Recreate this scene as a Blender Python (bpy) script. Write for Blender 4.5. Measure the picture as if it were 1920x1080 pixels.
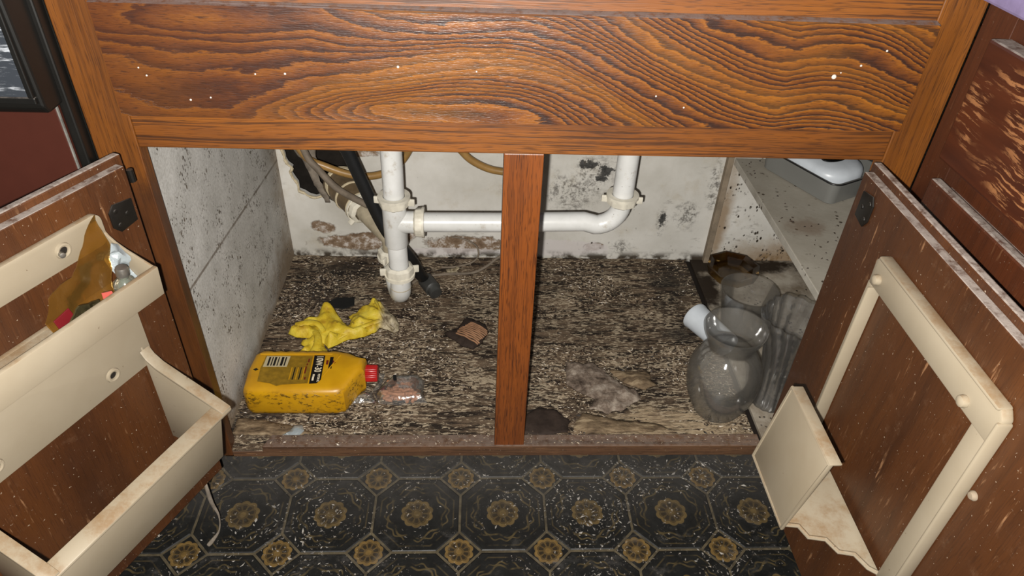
import bpy, bmesh, math, random
import numpy as np
from mathutils import Vector, Matrix, noise as mnoise
from mathutils.geometry import delaunay_2d_cdt

for o in list(bpy.data.objects):
    bpy.data.objects.remove(o, do_unlink=True)
scene = bpy.context.scene
COL = scene.collection
random.seed(7)

# ------------------------------------------------------------------ camera, world, lights, exposure
CAM = Vector((-0.0484, -0.7273, 0.9737))
FWD = Vector((0.0501, 0.7941, -0.6057)).normalized()
RGT = Vector((0.9987, -0.0347, 0.0371)).normalized()
UPV = RGT.cross(FWD).normalized()
RGT = FWD.cross(UPV).normalized()
cd = bpy.data.cameras.new('camera')
cd.sensor_fit = 'HORIZONTAL'; cd.sensor_width = 36.0
cd.lens = 1334.9 / 1920.0 * 36.0
cd.clip_start = 0.01
cam = bpy.data.objects.new('camera', cd); COL.objects.link(cam)
cam.matrix_world = Matrix(((RGT.x, UPV.x, -FWD.x, CAM.x), (RGT.y, UPV.y, -FWD.y, CAM.y),
                           (RGT.z, UPV.z, -FWD.z, CAM.z), (0, 0, 0, 1)))
scene.camera = cam

world = bpy.data.worlds.new('world'); scene.world = world
world.use_nodes = True
world.node_tree.nodes['Background'].inputs['Color'].default_value = (0.92, 0.96, 1.0, 1)
world.node_tree.nodes['Background'].inputs['Strength'].default_value = 0.10

# the phone's flash, a small lamp beside the lens
fl = bpy.data.lights.new('flash_lamp', 'POINT'); fl.energy = 70.0; fl.shadow_soft_size = 0.005
fl.color = (1.0, 0.965, 0.91)
flo = bpy.data.objects.new('flash_lamp', fl); COL.objects.link(flo)
flo.location = CAM - RGT * 0.020 - UPV * 0.019

vs = scene.view_settings
vs.view_transform = 'Standard'; vs.look = 'None'; vs.gamma = 1.0; vs.use_curve_mapping = False
vs.exposure = 0.0

# ------------------------------------------------------------------ node material helpers
def S(r, g, b):
    def f(c):
        c /= 255.0
        return c / 12.92 if c <= 0.04045 else ((c + 0.055) / 1.055) ** 2.4
    return (f(r), f(g), f(b), 1.0)

def K(c, k):
    return (c[0] * k, c[1] * k, c[2] * k, 1.0)

class NB:
    def __init__(s, name):
        s.m = bpy.data.materials.new(name); s.m.use_nodes = True
        s.t = s.m.node_tree; s.t.nodes.clear()
        s.out = s.t.nodes.new('ShaderNodeOutputMaterial')
        s.geo = s.t.nodes.new('ShaderNodeNewGeometry')
        s.tc = s.t.nodes.new('ShaderNodeTexCoord')
        s.P = s.geo.outputs['Position']; s.O = s.tc.outputs['Object']
        s.NRM = s.geo.outputs['Normal']; s.RI = s.geo.outputs['Random Per Island']
    def put(s, sock, v):
        if isinstance(v, bpy.types.NodeSocket): s.t.links.new(v, sock)
        elif v is not None: sock.default_value = v
    def n(s, typ): return s.t.nodes.new('ShaderNode' + typ)
    def mul(s, v, k):
        n = s.n('VectorMath'); n.operation = 'MULTIPLY'; s.put(n.inputs[0], v); s.put(n.inputs[1], k); return n.outputs[0]
    def add(s, v, k):
        n = s.n('VectorMath'); n.operation = 'ADD'; s.put(n.inputs[0], v); s.put(n.inputs[1], k); return n.outputs[0]
    def length(s, v):
        n = s.n('VectorMath'); n.operation = 'LENGTH'; s.put(n.inputs[0], v); return n.outputs['Value']
    def sep(s, v):
        n = s.n('SeparateXYZ'); s.put(n.inputs[0], v); return n.outputs
    def math(s, op, a, b=None, c=None, clamp=False):
        n = s.n('Math'); n.operation = op; n.use_clamp = clamp
        s.put(n.inputs[0], a); s.put(n.inputs[1], b); s.put(n.inputs[2], c); return n.outputs[0]
    def noise(s, v, scale=5, detail=4, rough=.55, dist=0.0):
        n = s.n('TexNoise'); s.put(n.inputs['Vector'], v); n.inputs['Scale'].default_value = scale
        n.inputs['Detail'].default_value = detail; n.inputs['Roughness'].default_value = rough
        n.inputs['Distortion'].default_value = dist; return n.outputs[0]
    def voro(s, v, scale=5, feature='F1', rnd=1.0, out='Distance'):
        n = s.n('TexVoronoi'); n.feature = feature; s.put(n.inputs['Vector'], v)
        n.inputs['Scale'].default_value = scale; n.inputs['Randomness'].default_value = rnd
        return n.outputs[out]
    def ramp(s, f, stops, interp='LINEAR'):
        n = s.n('ValToRGB'); s.put(n.inputs[0], f); cr = n.color_ramp; cr.interpolation = interp
        while len(cr.elements) < len(stops): cr.elements.new(0.5)
        for e, (p, c) in zip(cr.elements, stops):
            e.position = p; e.color = c if not isinstance(c, (int, float)) else (c, c, c, 1)
        return n.outputs[0]
    def step(s, f, a, b):      # smooth step a -> b
        n = s.n('MapRange'); n.interpolation_type = 'SMOOTHSTEP'; s.put(n.inputs[0], f)
        n.inputs[1].default_value = a; n.inputs[2].default_value = b; return n.outputs[0]
    def mix(s, f, a, b, mode='MIX'):
        n = s.n('Mix'); n.data_type = 'RGBA'; n.blend_type = mode
        s.put(n.inputs[0], f); s.put(n.inputs[6], a); s.put(n.inputs[7], b); return n.outputs[2]
    def blobs(s, v, lst, amt=.5, scale=30, det=5):
        cur = None
        for (c, r) in lst:
            d = s.length(s.mul(s.add(v, (-c[0], -c[1], -c[2])), (1 / r[0], 1 / r[1], 1 / r[2])))
            d = s.math('SUBTRACT', 1.0, d)
            cur = d if cur is None else s.math('MAXIMUM', cur, d)
        nz = s.math('MULTIPLY', s.math('SUBTRACT', s.noise(v, scale, det, .65), .5), amt * 2)
        return s.math('ADD', cur, nz)
    def bump(s, h, strength=.4, dist=.002):
        n = s.n('Bump'); n.inputs['Strength'].default_value = strength; n.inputs['Distance'].default_value = dist
        s.put(n.inputs['Height'], h); return n.outputs[0]
    def pbr(s, col, rough=.5, bump=None, spec=.5, metal=0.0, coat=0.0, sub=0.0):
        n = s.n('BsdfPrincipled'); s.put(n.inputs['Base Color'], col); s.put(n.inputs['Roughness'], rough)
        n.inputs['Specular IOR Level'].default_value = spec; s.put(n.inputs['Metallic'], metal)
        n.inputs['Coat Weight'].default_value = coat; n.inputs['Coat Roughness'].default_value = .48; n.inputs['Coat IOR'].default_value = 1.5
        if bump is not None: s.put(n.inputs['Normal'], bump)
        s.t.links.new(n.outputs[0], s.out.inputs[0]); return s.m
    def dusty(s, col, amount=1.0, dust=S(150, 140, 132), lo=.55, hi=.85):
        up = s.step(s.sep(s.NRM)[2], lo, hi)
        nz = s.step(s.noise(s.P, 90, 5, .7), .25, .6)
        f = s.math('MULTIPLY', s.math('MULTIPLY', up, nz), amount)
        return s.mix(f, col, dust)

MAT = {}
# ---- woods
def wood(name, axis, dark, mid, light, lines=170, rough=.36, dust=0.0, scr=0.0, coat=.25, warp=.008, lstr=.7, pstr=.6, broad=22, grime=0.0):
    b = NB(name)
    def ax(l, c): return {'x': (l, c, c), 'z': (c, c, l), 'y': (c, l, c)}[axis]
    warpv = b.n('TexNoise'); b.put(warpv.inputs['Vector'], b.P); warpv.inputs['Scale'].default_value = 6
    off = b.mul(b.add(warpv.outputs[1], (-.5, -.5, -.5)), (warp, warp, warp))
    p2 = b.add(b.P, off)
    base = b.noise(b.mul(p2, ax(2.0, broad)), 1.0, 5, .6)
    lin = b.noise(b.mul(p2, ax(3.0, lines)), 1.0, 3, .55)
    por = b.noise(b.mul(p2, ax(40, 900)), 1.0, 2, .5)
    col = b.ramp(base, [(.28, dark), (.5, mid), (.75, light)])
    col = b.mix(b.math('MULTIPLY', b.step(lin, .50, .37), lstr), col, K(dark, .5))
    col = b.mix(b.math('MULTIPLY', b.step(por, .45, .34), pstr), col, K(dark, .4))
    if scr > 0:
        sv = b.mul(p2, ax(22, 150))
        m = b.math('MULTIPLY', b.step(b.noise(sv, 1.0, 4, .6), .60, .70), b.step(b.noise(b.P, 13, 4, .6), .45, .62))
        col = b.mix(b.math('MULTIPLY', m, scr), col, S(142, 104, 72))
        cl = b.step(b.noise(b.P, 34, 6, .75), .56, .78)
        col = b.mix(b.math('MULTIPLY', cl, scr * .35), col, S(120, 92, 70))
        sp = b.step(b.noise(b.P, 330, 2, .5), .70, .76)
        col = b.mix(b.math('MULTIPLY', sp, scr), col, S(165, 148, 128))
    if grime:
        gz = b.step(b.math('ADD', b.sep(b.P)[2], b.math('MULTIPLY', b.noise(b.P, 30, 5, .7), .06)), .62, .57)
        col = b.mix(b.math('MULTIPLY', gz, grime), col, b.ramp(b.noise(b.mul(b.P, (60, 60, 12)), 1, 4), [(.3, S(46, 24, 9)), (.7, S(78, 42, 15))]))
    if dust > 0: col = b.dusty(col, dust)
    h = b.math('ADD', b.math('MULTIPLY', lin, .6), b.math('MULTIPLY', por, .5))
    r = b.math('ADD', rough, b.math('MULTIPLY', b.noise(b.P, 30, 4), .18))
    return b.pbr(col, r, b.bump(h, .35, .0012), .45, coat=coat)

MAT['rail_oak'] = wood('oak_rail_varnished', 'x', S(70, 36, 8), S(112, 62, 12), S(130, 76, 15), 420, dust=.7, coat=.5, lstr=.8)
MAT['stile_oak'] = wood('oak_stile_varnished', 'z', S(84, 45, 10), S(108, 61, 13), S(122, 71, 16), 260, dust=.5, coat=.35, lstr=.4, grime=.85)
MAT['mullion_oak'] = wood('oak_mullion_varnished', 'z', S(88, 43, 12), S(112, 57, 15), S(126, 66, 18), 420, dust=.5, coat=.3, lstr=.45, pstr=.75)
MAT['door_inner'] = wood('door_wood_worn', 'z', S(54, 28, 10), S(70, 38, 14), S(84, 47, 17), 60, rough=.40, dust=1.0, scr=.8, lstr=.22, pstr=.3, broad=14)
MAT['dark_frame'] = wood('dark_stained_wood', 'z', S(56, 26, 10), S(70, 33, 12), S(82, 40, 14), 80, rough=.4, dust=.9, scr=.25, lstr=.25, pstr=.3, broad=12)
MAT['sill_wood'] = wood('sill_wood_worn', 'x', S(60, 38, 22), S(84, 57, 37), S(106, 76, 52), 200, rough=.6, dust=.25, scr=.7, coat=0, lstr=.5)

# drawer front of the side cabinet: raw oak showing through in short streaks
b = NB('drawer_wood_scraped')
p = b.mul(b.add(b.P, b.mul(b.noise(b.P, 12, 3), (0, .02, .02))), (20, 26, 210))
st = b.step(b.noise(p, 1.0, 5, .68), .50, .57)
patch = b.step(b.noise(b.P, 14, 3), .32, .50)
edge = b.blobs(b.P, [((.443, -.21, .706), (.05, .175, .068))], .15, 40)
f = b.math('MULTIPLY', b.math('MULTIPLY', st, patch), b.step(edge, .0, .2))
col = b.mix(f, b.ramp(b.noise(b.mul(b.P, (30, 6, 60)), 1, 3), [(.3, S(44, 18, 9)), (.7, S(72, 34, 16))]), S(142, 96, 60))
col = b.dusty(col, 1.0)
MAT['drawer_scraped'] = b.pbr(col, .45, b.bump(b.math('MULTIPLY', f, -1), .4, .001), .4)

# false drawer panel: figured oak, ring field stored on the mesh
b = NB('oak_panel_figured')
at = b.n('Attribute'); at.attribute_name = 'grain'
ph = at.outputs['Fac']
wob = b.math('MULTIPLY', b.math('SUBTRACT', b.noise(b.mul(b.P, (70, 70, 300)), 1, 4, .6), .5), .75)
wob2 = b.math('MULTIPLY', b.math('SUBTRACT', b.noise(b.mul(b.P, (14, 14, 40)), 1, 3, .5), .5), .7)
ph2 = b.math('ADD', b.math('ADD', ph, wob), wob2)
fr = b.math('FRACT', ph2)
ring = b.ramp(fr, [(0.0, S(34, 15, 7)), (.16, S(36, 16, 8)), (.36, S(82, 42, 9)), (.7, S(112, 62, 12)), (.92, S(132, 78, 15)), (1.0, S(48, 23, 7))])
fr2 = b.math('FRACT', b.math('MULTIPLY', ph2, 3.0))
ring = b.mix(b.math('MULTIPLY', b.step(fr2, .35, .05), .22), ring, S(44, 21, 9))
side = b.step(b.noise(b.mul(b.P, (5, 5, 14)), 1, 3), .3, .7)
ring = b.mix(b.math('MULTIPLY', side, .30), ring, S(70, 34, 12))
cmb = b.n('CombineXYZ'); b.put(cmb.inputs[0], b.math('MULTIPLY', ph2, .16)); b.put(cmb.inputs[1], b.math('MULTIPLY', b.sep(b.P)[0], 2.5))
band = b.step(b.noise(cmb.outputs[0], 1.0, 2, .5), .48, .66)
ring = b.mix(b.math('MULTIPLY', band, .32), ring, S(142, 90, 17))
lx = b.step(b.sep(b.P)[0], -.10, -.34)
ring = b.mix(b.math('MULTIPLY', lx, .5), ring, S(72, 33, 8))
por = b.noise(b.mul(b.P, (90, 400, 900)), 1, 2, .5)
ring = b.mix(b.math('MULTIPLY', b.step(por, .44, .33), .6), ring, S(34, 15, 8))
ring = b.dusty(ring, 1.0, S(112, 100, 96))
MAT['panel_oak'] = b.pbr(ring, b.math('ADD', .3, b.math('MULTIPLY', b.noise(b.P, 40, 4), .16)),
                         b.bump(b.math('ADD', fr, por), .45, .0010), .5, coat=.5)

# ---- kitchen vinyl
def vinyl_dust(b, col):
    y = b.sep(b.P)[1]
    near = b.step(y, -.10, .05)
    smear = b.step(b.noise(b.mul(b.P, (14, 20, 1)), 1, 6, .72), .52, .72)
    fleck = b.step(b.noise(b.P, 210, 4, .65), .60, .68)
    fl2 = b.math('MULTIPLY', fleck, b.step(b.noise(b.P, 16, 4, .6), .46, .62))
    f = b.math('MAXIMUM', b.math('MULTIPLY', smear, .32), b.math('MULTIPLY', near, b.math('MULTIPLY', b.noise(b.P, 24, 5, .7), .55)))
    col = b.mix(f, col, S(104, 100, 96))
    col = b.mix(b.math('MULTIPLY', fl2, .8), col, S(190, 180, 168))
    return col

def tile_mat(name, r0, gold, ring_extra):
    b = NB(name)
    x, y, z = b.sep(b.O)
    r = b.length(b.mul(b.O, (1, 1, 0)))
    th = b.math('ARCTAN2', y, x)
    scal = b.math('ABSOLUTE', b.math('SINE', b.math('MULTIPLY', th, 5.0)))
    edge = b.math('MULTIPLY', b.math('ADD', .88, b.math('MULTIPLY', scal, .12)), r0)
    q = b.math('DIVIDE', r, edge)
    petal = b.math('ABSOLUTE', b.math('SINE', b.math('MULTIPLY', th, 5.0)))
    inside = b.step(q, 1.02, .97)
    ringm = b.math('MULTIPLY', b.step(q, .74, .80), inside)
    pet = b.math('MULTIPLY', b.step(petal, b_lo(.30), .62), b.math('MULTIPLY', b.step(q, .30, .38), b.step(q, .72, .62)))
    hub = b.step(q, .26, .18)
    g = b.math('MAXIMUM', b.math('MAXIMUM', ringm, b.math('MULTIPLY', b.math('SUBTRACT', 1.0, pet), b.math('MULTIPLY', b.step(q, .80, .70), .55))), hub)
    g = b.math('MULTIPLY', g, inside)
    base = b.ramp(b.noise(b.P, 60, 5, .65), [(.3, S(12, 12, 11)), (.7, S(25, 25, 23))])
    goldc = b.ramp(b.noise(b.P, 90, 4), [(.3, K(gold, .55)), (.7, gold)])
    col = b.mix(b.math('MULTIPLY', inside, .7), base, S(48, 38, 22))
    col = b.mix(g, col, goldc)
    if ring_extra:
        # scrolled wreath and a fine border line inside the octagon
        a1 = b.math('ADD', r0 * 1.62, b.math('MULTIPLY', b.math('SINE', b.math('MULTIPLY', th, 8.0)), r0 * .12))
        w1 = b.step(b.math('ABSOLUTE', b.math('SUBTRACT', r, a1)), .0022, .0010)
        a2 = b.math('ADD', r0 * 1.85, b.math('MULTIPLY', b.math('SINE', b.math('MULTIPLY', th, 16.0)), r0 * .08))
        w2 = b.step(b.math('ABSOLUTE', b.math('SUBTRACT', r, a2)), .0018, .0008)
        ax, ay = b.math('ABSOLUTE', x), b.math('ABSOLUTE', y)
        oct_ = b.math('MAXIMUM', b.math('MAXIMUM', ax, ay), b.math('MULTIPLY', b.math('ADD', ax, ay), .7071))
        w3 = b.step(b.math('ABSOLUTE', b.math('SUBTRACT', oct_, .0575)), .0016, .0006)
        w = b.math('MAXIMUM', b.math('MAXIMUM', w1, w2), b.math('MULTIPLY', w3, .6))
        w = b.math('MULTIPLY', w, b.step(b.noise(b.P, 45, 4), .38, .6))
        col = b.mix(b.math('MULTIPLY', w, .6), col, S(92, 78, 48))
        band = b.math('MULTIPLY', b.step(q, 1.02, 1.08), b.step(q, 1.5, 1.35))
        col = b.mix(b.math('MULTIPLY', band, .7), col, S(13, 14, 13))
    col = vinyl_dust(b, col)
    return b.pbr(col, b.math('ADD', .38, b.math('MULTIPLY', b.noise(b.P, 40, 3), .3)),
                 b.bump(b.math('ADD', g, b.noise(b.P, 160, 4)), .25, .0008), .4)
def b_lo(v): return v
TS = 0.1357
MAT['octagon_tile'] = tile_mat('vinyl_octagon_print', .0262, S(98, 80, 46), True)
MAT['diamond_tile'] = tile_mat('vinyl_diamond_print', .0225, S(116, 92, 50), False)
b = NB('vinyl_joint_tan')
col = b.ramp(b.noise(b.P, 70, 5, .6), [(.3, S(52, 46, 35)), (.7, S(96, 86, 66))])
MAT['joint'] = b.pbr(vinyl_dust(b, col), .6, None, .3)

# ---- painted walls inside the cabinet
def specks(b, v, col, dens=.5, scale=110, colr=S(46, 38, 32)):
    d = b.voro(b.mul(v, (1, 1, .62)), scale)
    pick = b.step(b.noise(v, 26, 4, .7), dens, dens + .12)
    f = b.math('MULTIPLY', b.step(d, .30, .20), pick)
    return b.mix(f, col, colr)

b = NB('side_wall_white_speckled')
col = b.ramp(b.noise(b.P, 14, 6, .65), [(.3, S(178, 176, 170)), (.7, S(212, 210, 205))])
fine = b.step(b.noise(b.P, 230, 4, .7), .42, .60)
col = b.mix(b.math('MULTIPLY', fine, .25), col, S(128, 124, 116))
grime = b.blobs(b.P, [((-.43, .56, .10), (.3, .34, .13)), ((-.43, .60, .3), (.3, .16, .40)), ((-.43, .2, .09), (.3, .5, .05)), ((-.43, .03, .08), (.3, .05, .14))], .55, 22)
col = b.mix(b.math('MULTIPLY', b.step(grime, -.1, .7), .85), col, S(126, 106, 80))
col = specks(b, b.P, col, .50, 110, S(104, 95, 84)); col = specks(b, b.P, col, .52, 170, S(62, 55, 48)); col = specks(b, b.P, col, .46, 270, S(84, 75, 65))
seam = b.step(b.math('ABSOLUTE', b.math('SUBTRACT', b.math('ADD', b.sep(b.P)[2], b.math('MULTIPLY', b.sep(b.P)[1], .108)), .3828)), .0032, .0012)
col = b.mix(b.math('MULTIPLY', b.math('MULTIPLY', seam, b.step(b.noise(b.P, 30, 4), .25, .5)), .75), col, S(96, 82, 66))
MAT['side_white'] = b.pbr(col, .6, b.bump(b.noise(b.P, 200, 4), .3, .001), .3)

b = NB('back_wall_peeling_paint')
col = b.ramp(b.noise(b.P, 7, 6, .6), [(.3, S(182, 178, 168)), (.7, S(216, 213, 206))])
mold = b.blobs(b.P, [((.185, .52, .31), (.055, .2, .050)), ((.19, .52, .29), (.02, .2, .012)), ((.145, .52, .27), (.09, .2, .06)), ((.335, .52, .20), (.018, .2, .05)), ((.385, .52, .215), (.04, .2, .045)), ((.43, .52, .28), (.022, .2, .09)), ((.26, .52, .135), (.03, .2, .025))], .75, 42, 6)
mn = b.step(b.noise(b.P, 130, 5, .75), .42, .62)
col = b.mix(b.math('MULTIPLY', b.math('MULTIPLY', b.step(mold, .10, .75), mn), .85), col, S(92, 88, 82))
smear = b.math('MULTIPLY', b.step(b.noise(b.mul(b.P, (30, 30, 90)), 1, 5, .7), .56, .68), b.step(b.noise(b.P, 9, 3), .50, .62))
col = b.mix(b.math('MULTIPLY', smear, .55), col, S(120, 114, 106))
yel = b.step(b.noise(b.P, 16, 5, .7), .52, .75)
col = b.mix(b.math('MULTIPLY', yel, .35), col, S(170, 156, 128))
spot = b.blobs(b.P, [((.197, .52, .297), (.016, .2, .010)), ((.17, .52, .328), (.026, .2, .014)), ((.205, .52, .315), (.022, .2, .018)), ((.335, .52, .205), (.010, .2, .026))], .9, 120, 5)
col = b.mix(b.math('MULTIPLY', b.step(spot, .25, .5), .9), col, S(34, 34, 34))
# peeled strip along the foot
z = b.sep(b.P)[2]
peel = b.blobs(b.P, [((-.30, .52, .140), (.115, .2, .026)), ((-.215, .52, .165), (.05, .2, .035)), ((-.07, .52, .135), (.10, .2, .030)), ((.06, .52, .150), (.025, .2, .025)), ((.20, .52, .135), (.03, .2, .015)), ((-.285, .52, .345), (.05, .2, .016)), ((-.36, .52, .175), (.03, .2, .02))], .75, 20, 7)
pm = b.step(peel, .22, .27)
sub = b.ramp(b.noise(b.P, 60, 5, .7), [(.36, S(104, 84, 66)), (.5, S(132, 112, 92)), (.62, S(196, 188, 180))])
edgeP = b.math('MULTIPLY', b.step(peel, .13, .22), b.step(peel, .30, .24))
col = b.mix(b.math('MULTIPLY', edgeP, .5), col, S(98, 80, 62))
col = b.mix(pm, col, sub)
white = b.blobs(b.P, [((.13, .52, .13), (.14, .2, .026)), ((-.12, .52, .118), (.16, .2, .012))], .4, 45, 5)
col = b.mix(b.math('MULTIPLY', b.step(white, .15, .3), .7), col, S(205, 198, 196))
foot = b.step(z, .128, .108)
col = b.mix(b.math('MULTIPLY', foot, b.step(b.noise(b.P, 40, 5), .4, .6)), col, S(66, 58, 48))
tan = b.blobs(b.P, [((.62, .52, .11), (.2, .2, .07)), ((.46, .52, .20), (.025, .2, .2))], .5, 20)
col = b.mix(b.math('MULTIPLY', b.step(tan, .0, .8), .8), col, S(140, 112, 76))
xr = b.step(b.sep(b.P)[0], .446, .452)
col = b.mix(xr, col, specks(b, b.P, specks(b, b.P, col, .46, 105, S(48, 40, 30)), .52, 180, S(44, 36, 28)))
col = specks(b, b.P, col, .58, 120, S(70, 62, 54))
MAT['back_wall'] = b.pbr(col, .55, b.bump(b.math('ADD', b.math('MULTIPLY', pm, -1.0), b.math('MULTIPLY', b.noise(b.P, 120, 4), .3)), .5, .0015), .3)

b = NB('shelf_white_dirty_shaded_top')
col = b.ramp(b.noise(b.P, 18, 6, .65), [(.3, S(150, 144, 132)), (.7, S(186, 181, 170))])
col = b.mix(b.math('MULTIPLY', b.step(b.sep(b.NRM)[2], .5, .8), .6), col, S(150, 142, 127))  # upward faces darkened: shade painted into the colour so the edge looks lit
col = specks(b, b.P, col, .50, 90, S(70, 60, 50))
brown = b.blobs(b.P, [((.50, .26, .355), (.05, .04, .1))], .6, 40)
col = b.mix(b.math('MULTIPLY', b.step(brown, .1, .7), .5), col, S(110, 84, 62))
MAT['shelf'] = b.pbr(col, .6, b.bump(b.noise(b.P, 150, 4), .25, .001), .3)

b = NB('pale_floor_board')
col = b.ramp(b.noise(b.P, 22, 6, .65), [(.35, S(120, 108, 92)), (.65, S(172, 164, 150))])
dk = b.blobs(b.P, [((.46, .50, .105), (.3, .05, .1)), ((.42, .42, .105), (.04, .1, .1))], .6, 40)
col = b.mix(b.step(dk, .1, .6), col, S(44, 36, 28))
col = specks(b, b.P, col, .5, 110)
MAT['pale_board'] = b.pbr(col, .7, b.bump(b.noise(b.P, 150, 5), .4, .001), .2)

# ---- rotten cabinet floor
b = NB('rotten_cabinet_floor')
g = b.noise(b.mul(b.P, (14, 90, 30)), 1, 5, .7)
base = b.ramp(b.noise(b.P, 17, 6, .68), [(.28, S(58, 48, 39)), (.5, S(96, 80, 64)), (.72, S(120, 102, 83))])
base = b.mix(b.step(g, .56, .42), base, S(38, 30, 24))
warp2 = b.add(b.P, b.mul(b.noise(b.P, 60, 3), (.006, .006, 0)))
f1 = b.noise(b.mul(warp2, (90, 330, 90)), 1, 4, .68)
dens = b.noise(b.P, 11, 4, .6)
cutoff = b.math('SUBTRACT', .70, b.math('MULTIPLY', dens, .34))
fib = b.step(b.math('SUBTRACT', f1, cutoff), .0, .05)
col = b.mix(b.math('MULTIPLY', fib, .85), base, S(174, 158, 134))
stain = b.blobs(b.P, [((.36, .44, .105), (.09, .11, .1)), ((.40, .30, .105), (.10, .07, .1)), ((.33, .27, .105), (.08, .035, .1)), ((-.30, .46, .105), (.2, .07, .1)), ((.05, .05, .105), (.05, .05, .1)), ((-.36, .40, .105), (.12, .10, .1)), ((-.41, .05, .105), (.06, .05, .1))], .7, 26, 6)
col = b.mix(b.math('MULTIPLY', b.step(stain, .20, .85), .75), col, S(32, 29, 27))
pale = b.blobs(b.P, [((.26, .05, .105), (.16, .045, .1)), ((.33, .03, .105), (.10, .04, .1))], .6, 24, 6)
pm = b.math('MULTIPLY', b.step(pale, .1, .5), b.step(b.noise(b.mul(b.P, (20, 150, 20)), 1, 5, .7), .38, .55))
col = b.mix(b.math('MULTIPLY', pm, .8), col, S(166, 146, 118))
MAT['rotten'] = b.pbr(col, .8, b.bump(b.math('ADD', b.math('MULTIPLY', f1, 1.0), b.math('MULTIPLY', b.noise(b.P, 60, 6, .7), 1.0)), .9, .003), .2)

def flat(name, c, rough=.5, spec=.5, metal=0.0, var=.25, scale=40, bmp=.0, coat=0.0, dust=0.0):
    b = NB(name)
    col = b.ramp(b.noise(b.P, scale, 5, .6), [(.3, K(c, 1 - var)), (.7, K(c, 1 + var * .5))])
    if dust: col = b.dusty(col, dust)
    bp = b.bump(b.noise(b.P, scale * 4, 4), bmp, .001) if bmp else None
    return b.pbr(col, rough, bp, spec, metal, coat=coat)

# splinters and droppings, one tone per piece
b = NB('pale_splinters')
MAT['splinter'] = b.pbr(b.ramp(b.RI, [(0, S(70, 56, 43)), (.35, S(112, 95, 76)), (.75, S(158, 142, 120)), (.93, S(186, 172, 152)), (1, S(228, 220, 208))]), .7, None, .2)
b = NB('dark_droppings')
MAT['dropping'] = b.pbr(b.ramp(b.RI, [(0, S(22, 18, 15)), (1, S(58, 44, 34))]), .6, None, .3)
b = NB('dust_flecks_white')
MAT['fleck'] = b.pbr(b.ramp(b.RI, [(0, S(84, 80, 76)), (1, S(176, 170, 162))]), .7, None, .2)

# ---- plastics
b = NB('cream_plastic_rack')
col = b.ramp(b.noise(b.P, 10, 5, .6), [(.3, S(138, 126, 106)), (.7, S(147, 136, 117))])
st = b.math('MULTIPLY', b.step(b.sep(b.NRM)[2], .35, .8), b.step(b.noise(b.P, 22, 6, .75), .40, .70))
col = b.mix(b.math('MULTIPLY', st, .75), col, S(118, 90, 58))
sp = b.step(b.noise(b.P, 150, 3, .5), .73, .78)
col = b.mix(b.math('MULTIPLY', sp, .7), col, S(92, 72, 52))
MAT['cream'] = b.pbr(col, .42, None, .4)
b = NB('white_pvc')
col = b.ramp(b.noise(b.P, 12, 5, .6), [(.3, S(196, 196, 192)), (.7, S(224, 224, 222))])
st = b.step(b.noise(b.P, 38, 5, .7), .56, .74)
col = b.mix(b.math('MULTIPLY', st, .55), col, S(150, 132, 104))
sp = b.step(b.noise(b.P, 220, 2, .5), .74, .78)
col = b.mix(b.math('MULTIPLY', sp, .6), col, S(80, 66, 52))
MAT['pvc'] = b.pbr(col, .32, None, .5)
MAT['pvc_dirty'] = flat('pvc_grimy', S(176, 164, 140), .5, .4, var=.35, scale=35)
MAT['nut'] = flat('slip_nut_ivory', S(214, 208, 192), .42, .45, var=.22, scale=45)
MAT['adapter'] = flat('brown_adapter_pipe', S(104, 88, 66), .55, .4, var=.45, scale=35, bmp=.3)
MAT['seal'] = flat('putty_seal', S(196, 182, 152), .6, .3, var=.25, scale=60)
MAT['black_rubber'] = flat('black_rubber', S(22, 23, 24), .45, .4, var=.3, dust=.25)
MAT['brass_tube'] = flat('tan_supply_tube', S(150, 116, 66), .38, .5, var=.35, scale=25)
MAT['grey_tube'] = flat('grey_dusty_tube', S(120, 108, 94), .65, .3, var=.35, scale=45, bmp=.3)
MAT['cobweb'] = flat('grey_lint', S(128, 118, 106), .85, .2, var=.4, scale=60, bmp=.6)
MAT['cavity'] = flat('dark_cavity', S(38, 34, 30), .9, .1, var=.4)
MAT['steel_dark'] = flat('hinge_black', S(28, 25, 21), .45, .5, metal=.3, var=.4, dust=.2)
MAT['screw'] = flat('steel_screw', S(150, 146, 138), .35, .5, metal=.8, var=.3)
MAT['black_gloss'] = flat('dishwasher_black', S(20, 19, 17), .38, .5, var=.3, scale=20, dust=.4)
MAT['brown_panel'] = flat('dishwasher_brown_panel', S(66, 31, 22), .42, .45, var=.18, scale=12)
MAT['white_trim'] = flat('scuffed_light_line', S(120, 118, 112), .5, .4, var=.5, scale=60)
b = NB('dishwasher_window_scratched')
f = b.step(b.noise(b.mul(b.P, (30, 30, 240)), 1, 5, .7), .50, .66)
f2 = b.step(b.noise(b.P, 40, 4, .6), .40, .62)
MAT['window_scratch'] = b.pbr(b.mix(b.math('MULTIPLY', f, b.math('ADD', .5, b.math('MULTIPLY', f2, .5))), S(52, 56, 62), S(176, 180, 186)), .35, None, .5)
MAT['counter'] = flat('lavender_laminate', S(128, 116, 150), .35, .5, var=.2, scale=60)
MAT['toe'] = flat('toe_kick_dark', S(30, 24, 20), .7, .2, var=.3)
MAT['batten'] = flat('batten_grey_brown', S(136, 122, 104), .7, .2, var=.3, scale=40, bmp=.3)
MAT['paint'] = flat('white_paint_drip', S(198, 192, 184), .5, .3, var=.1)
MAT['white_plastic'] = flat('white_plastic', S(198, 204, 210), .35, .5, var=.08)
MAT['grey_plastic'] = flat('grey_plastic_box', S(112, 112, 108), .35, .5, var=.12, scale=10)
MAT['black_plastic'] = flat('black_plastic', S(14, 14, 14), .25, .5, var=.2)

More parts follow.
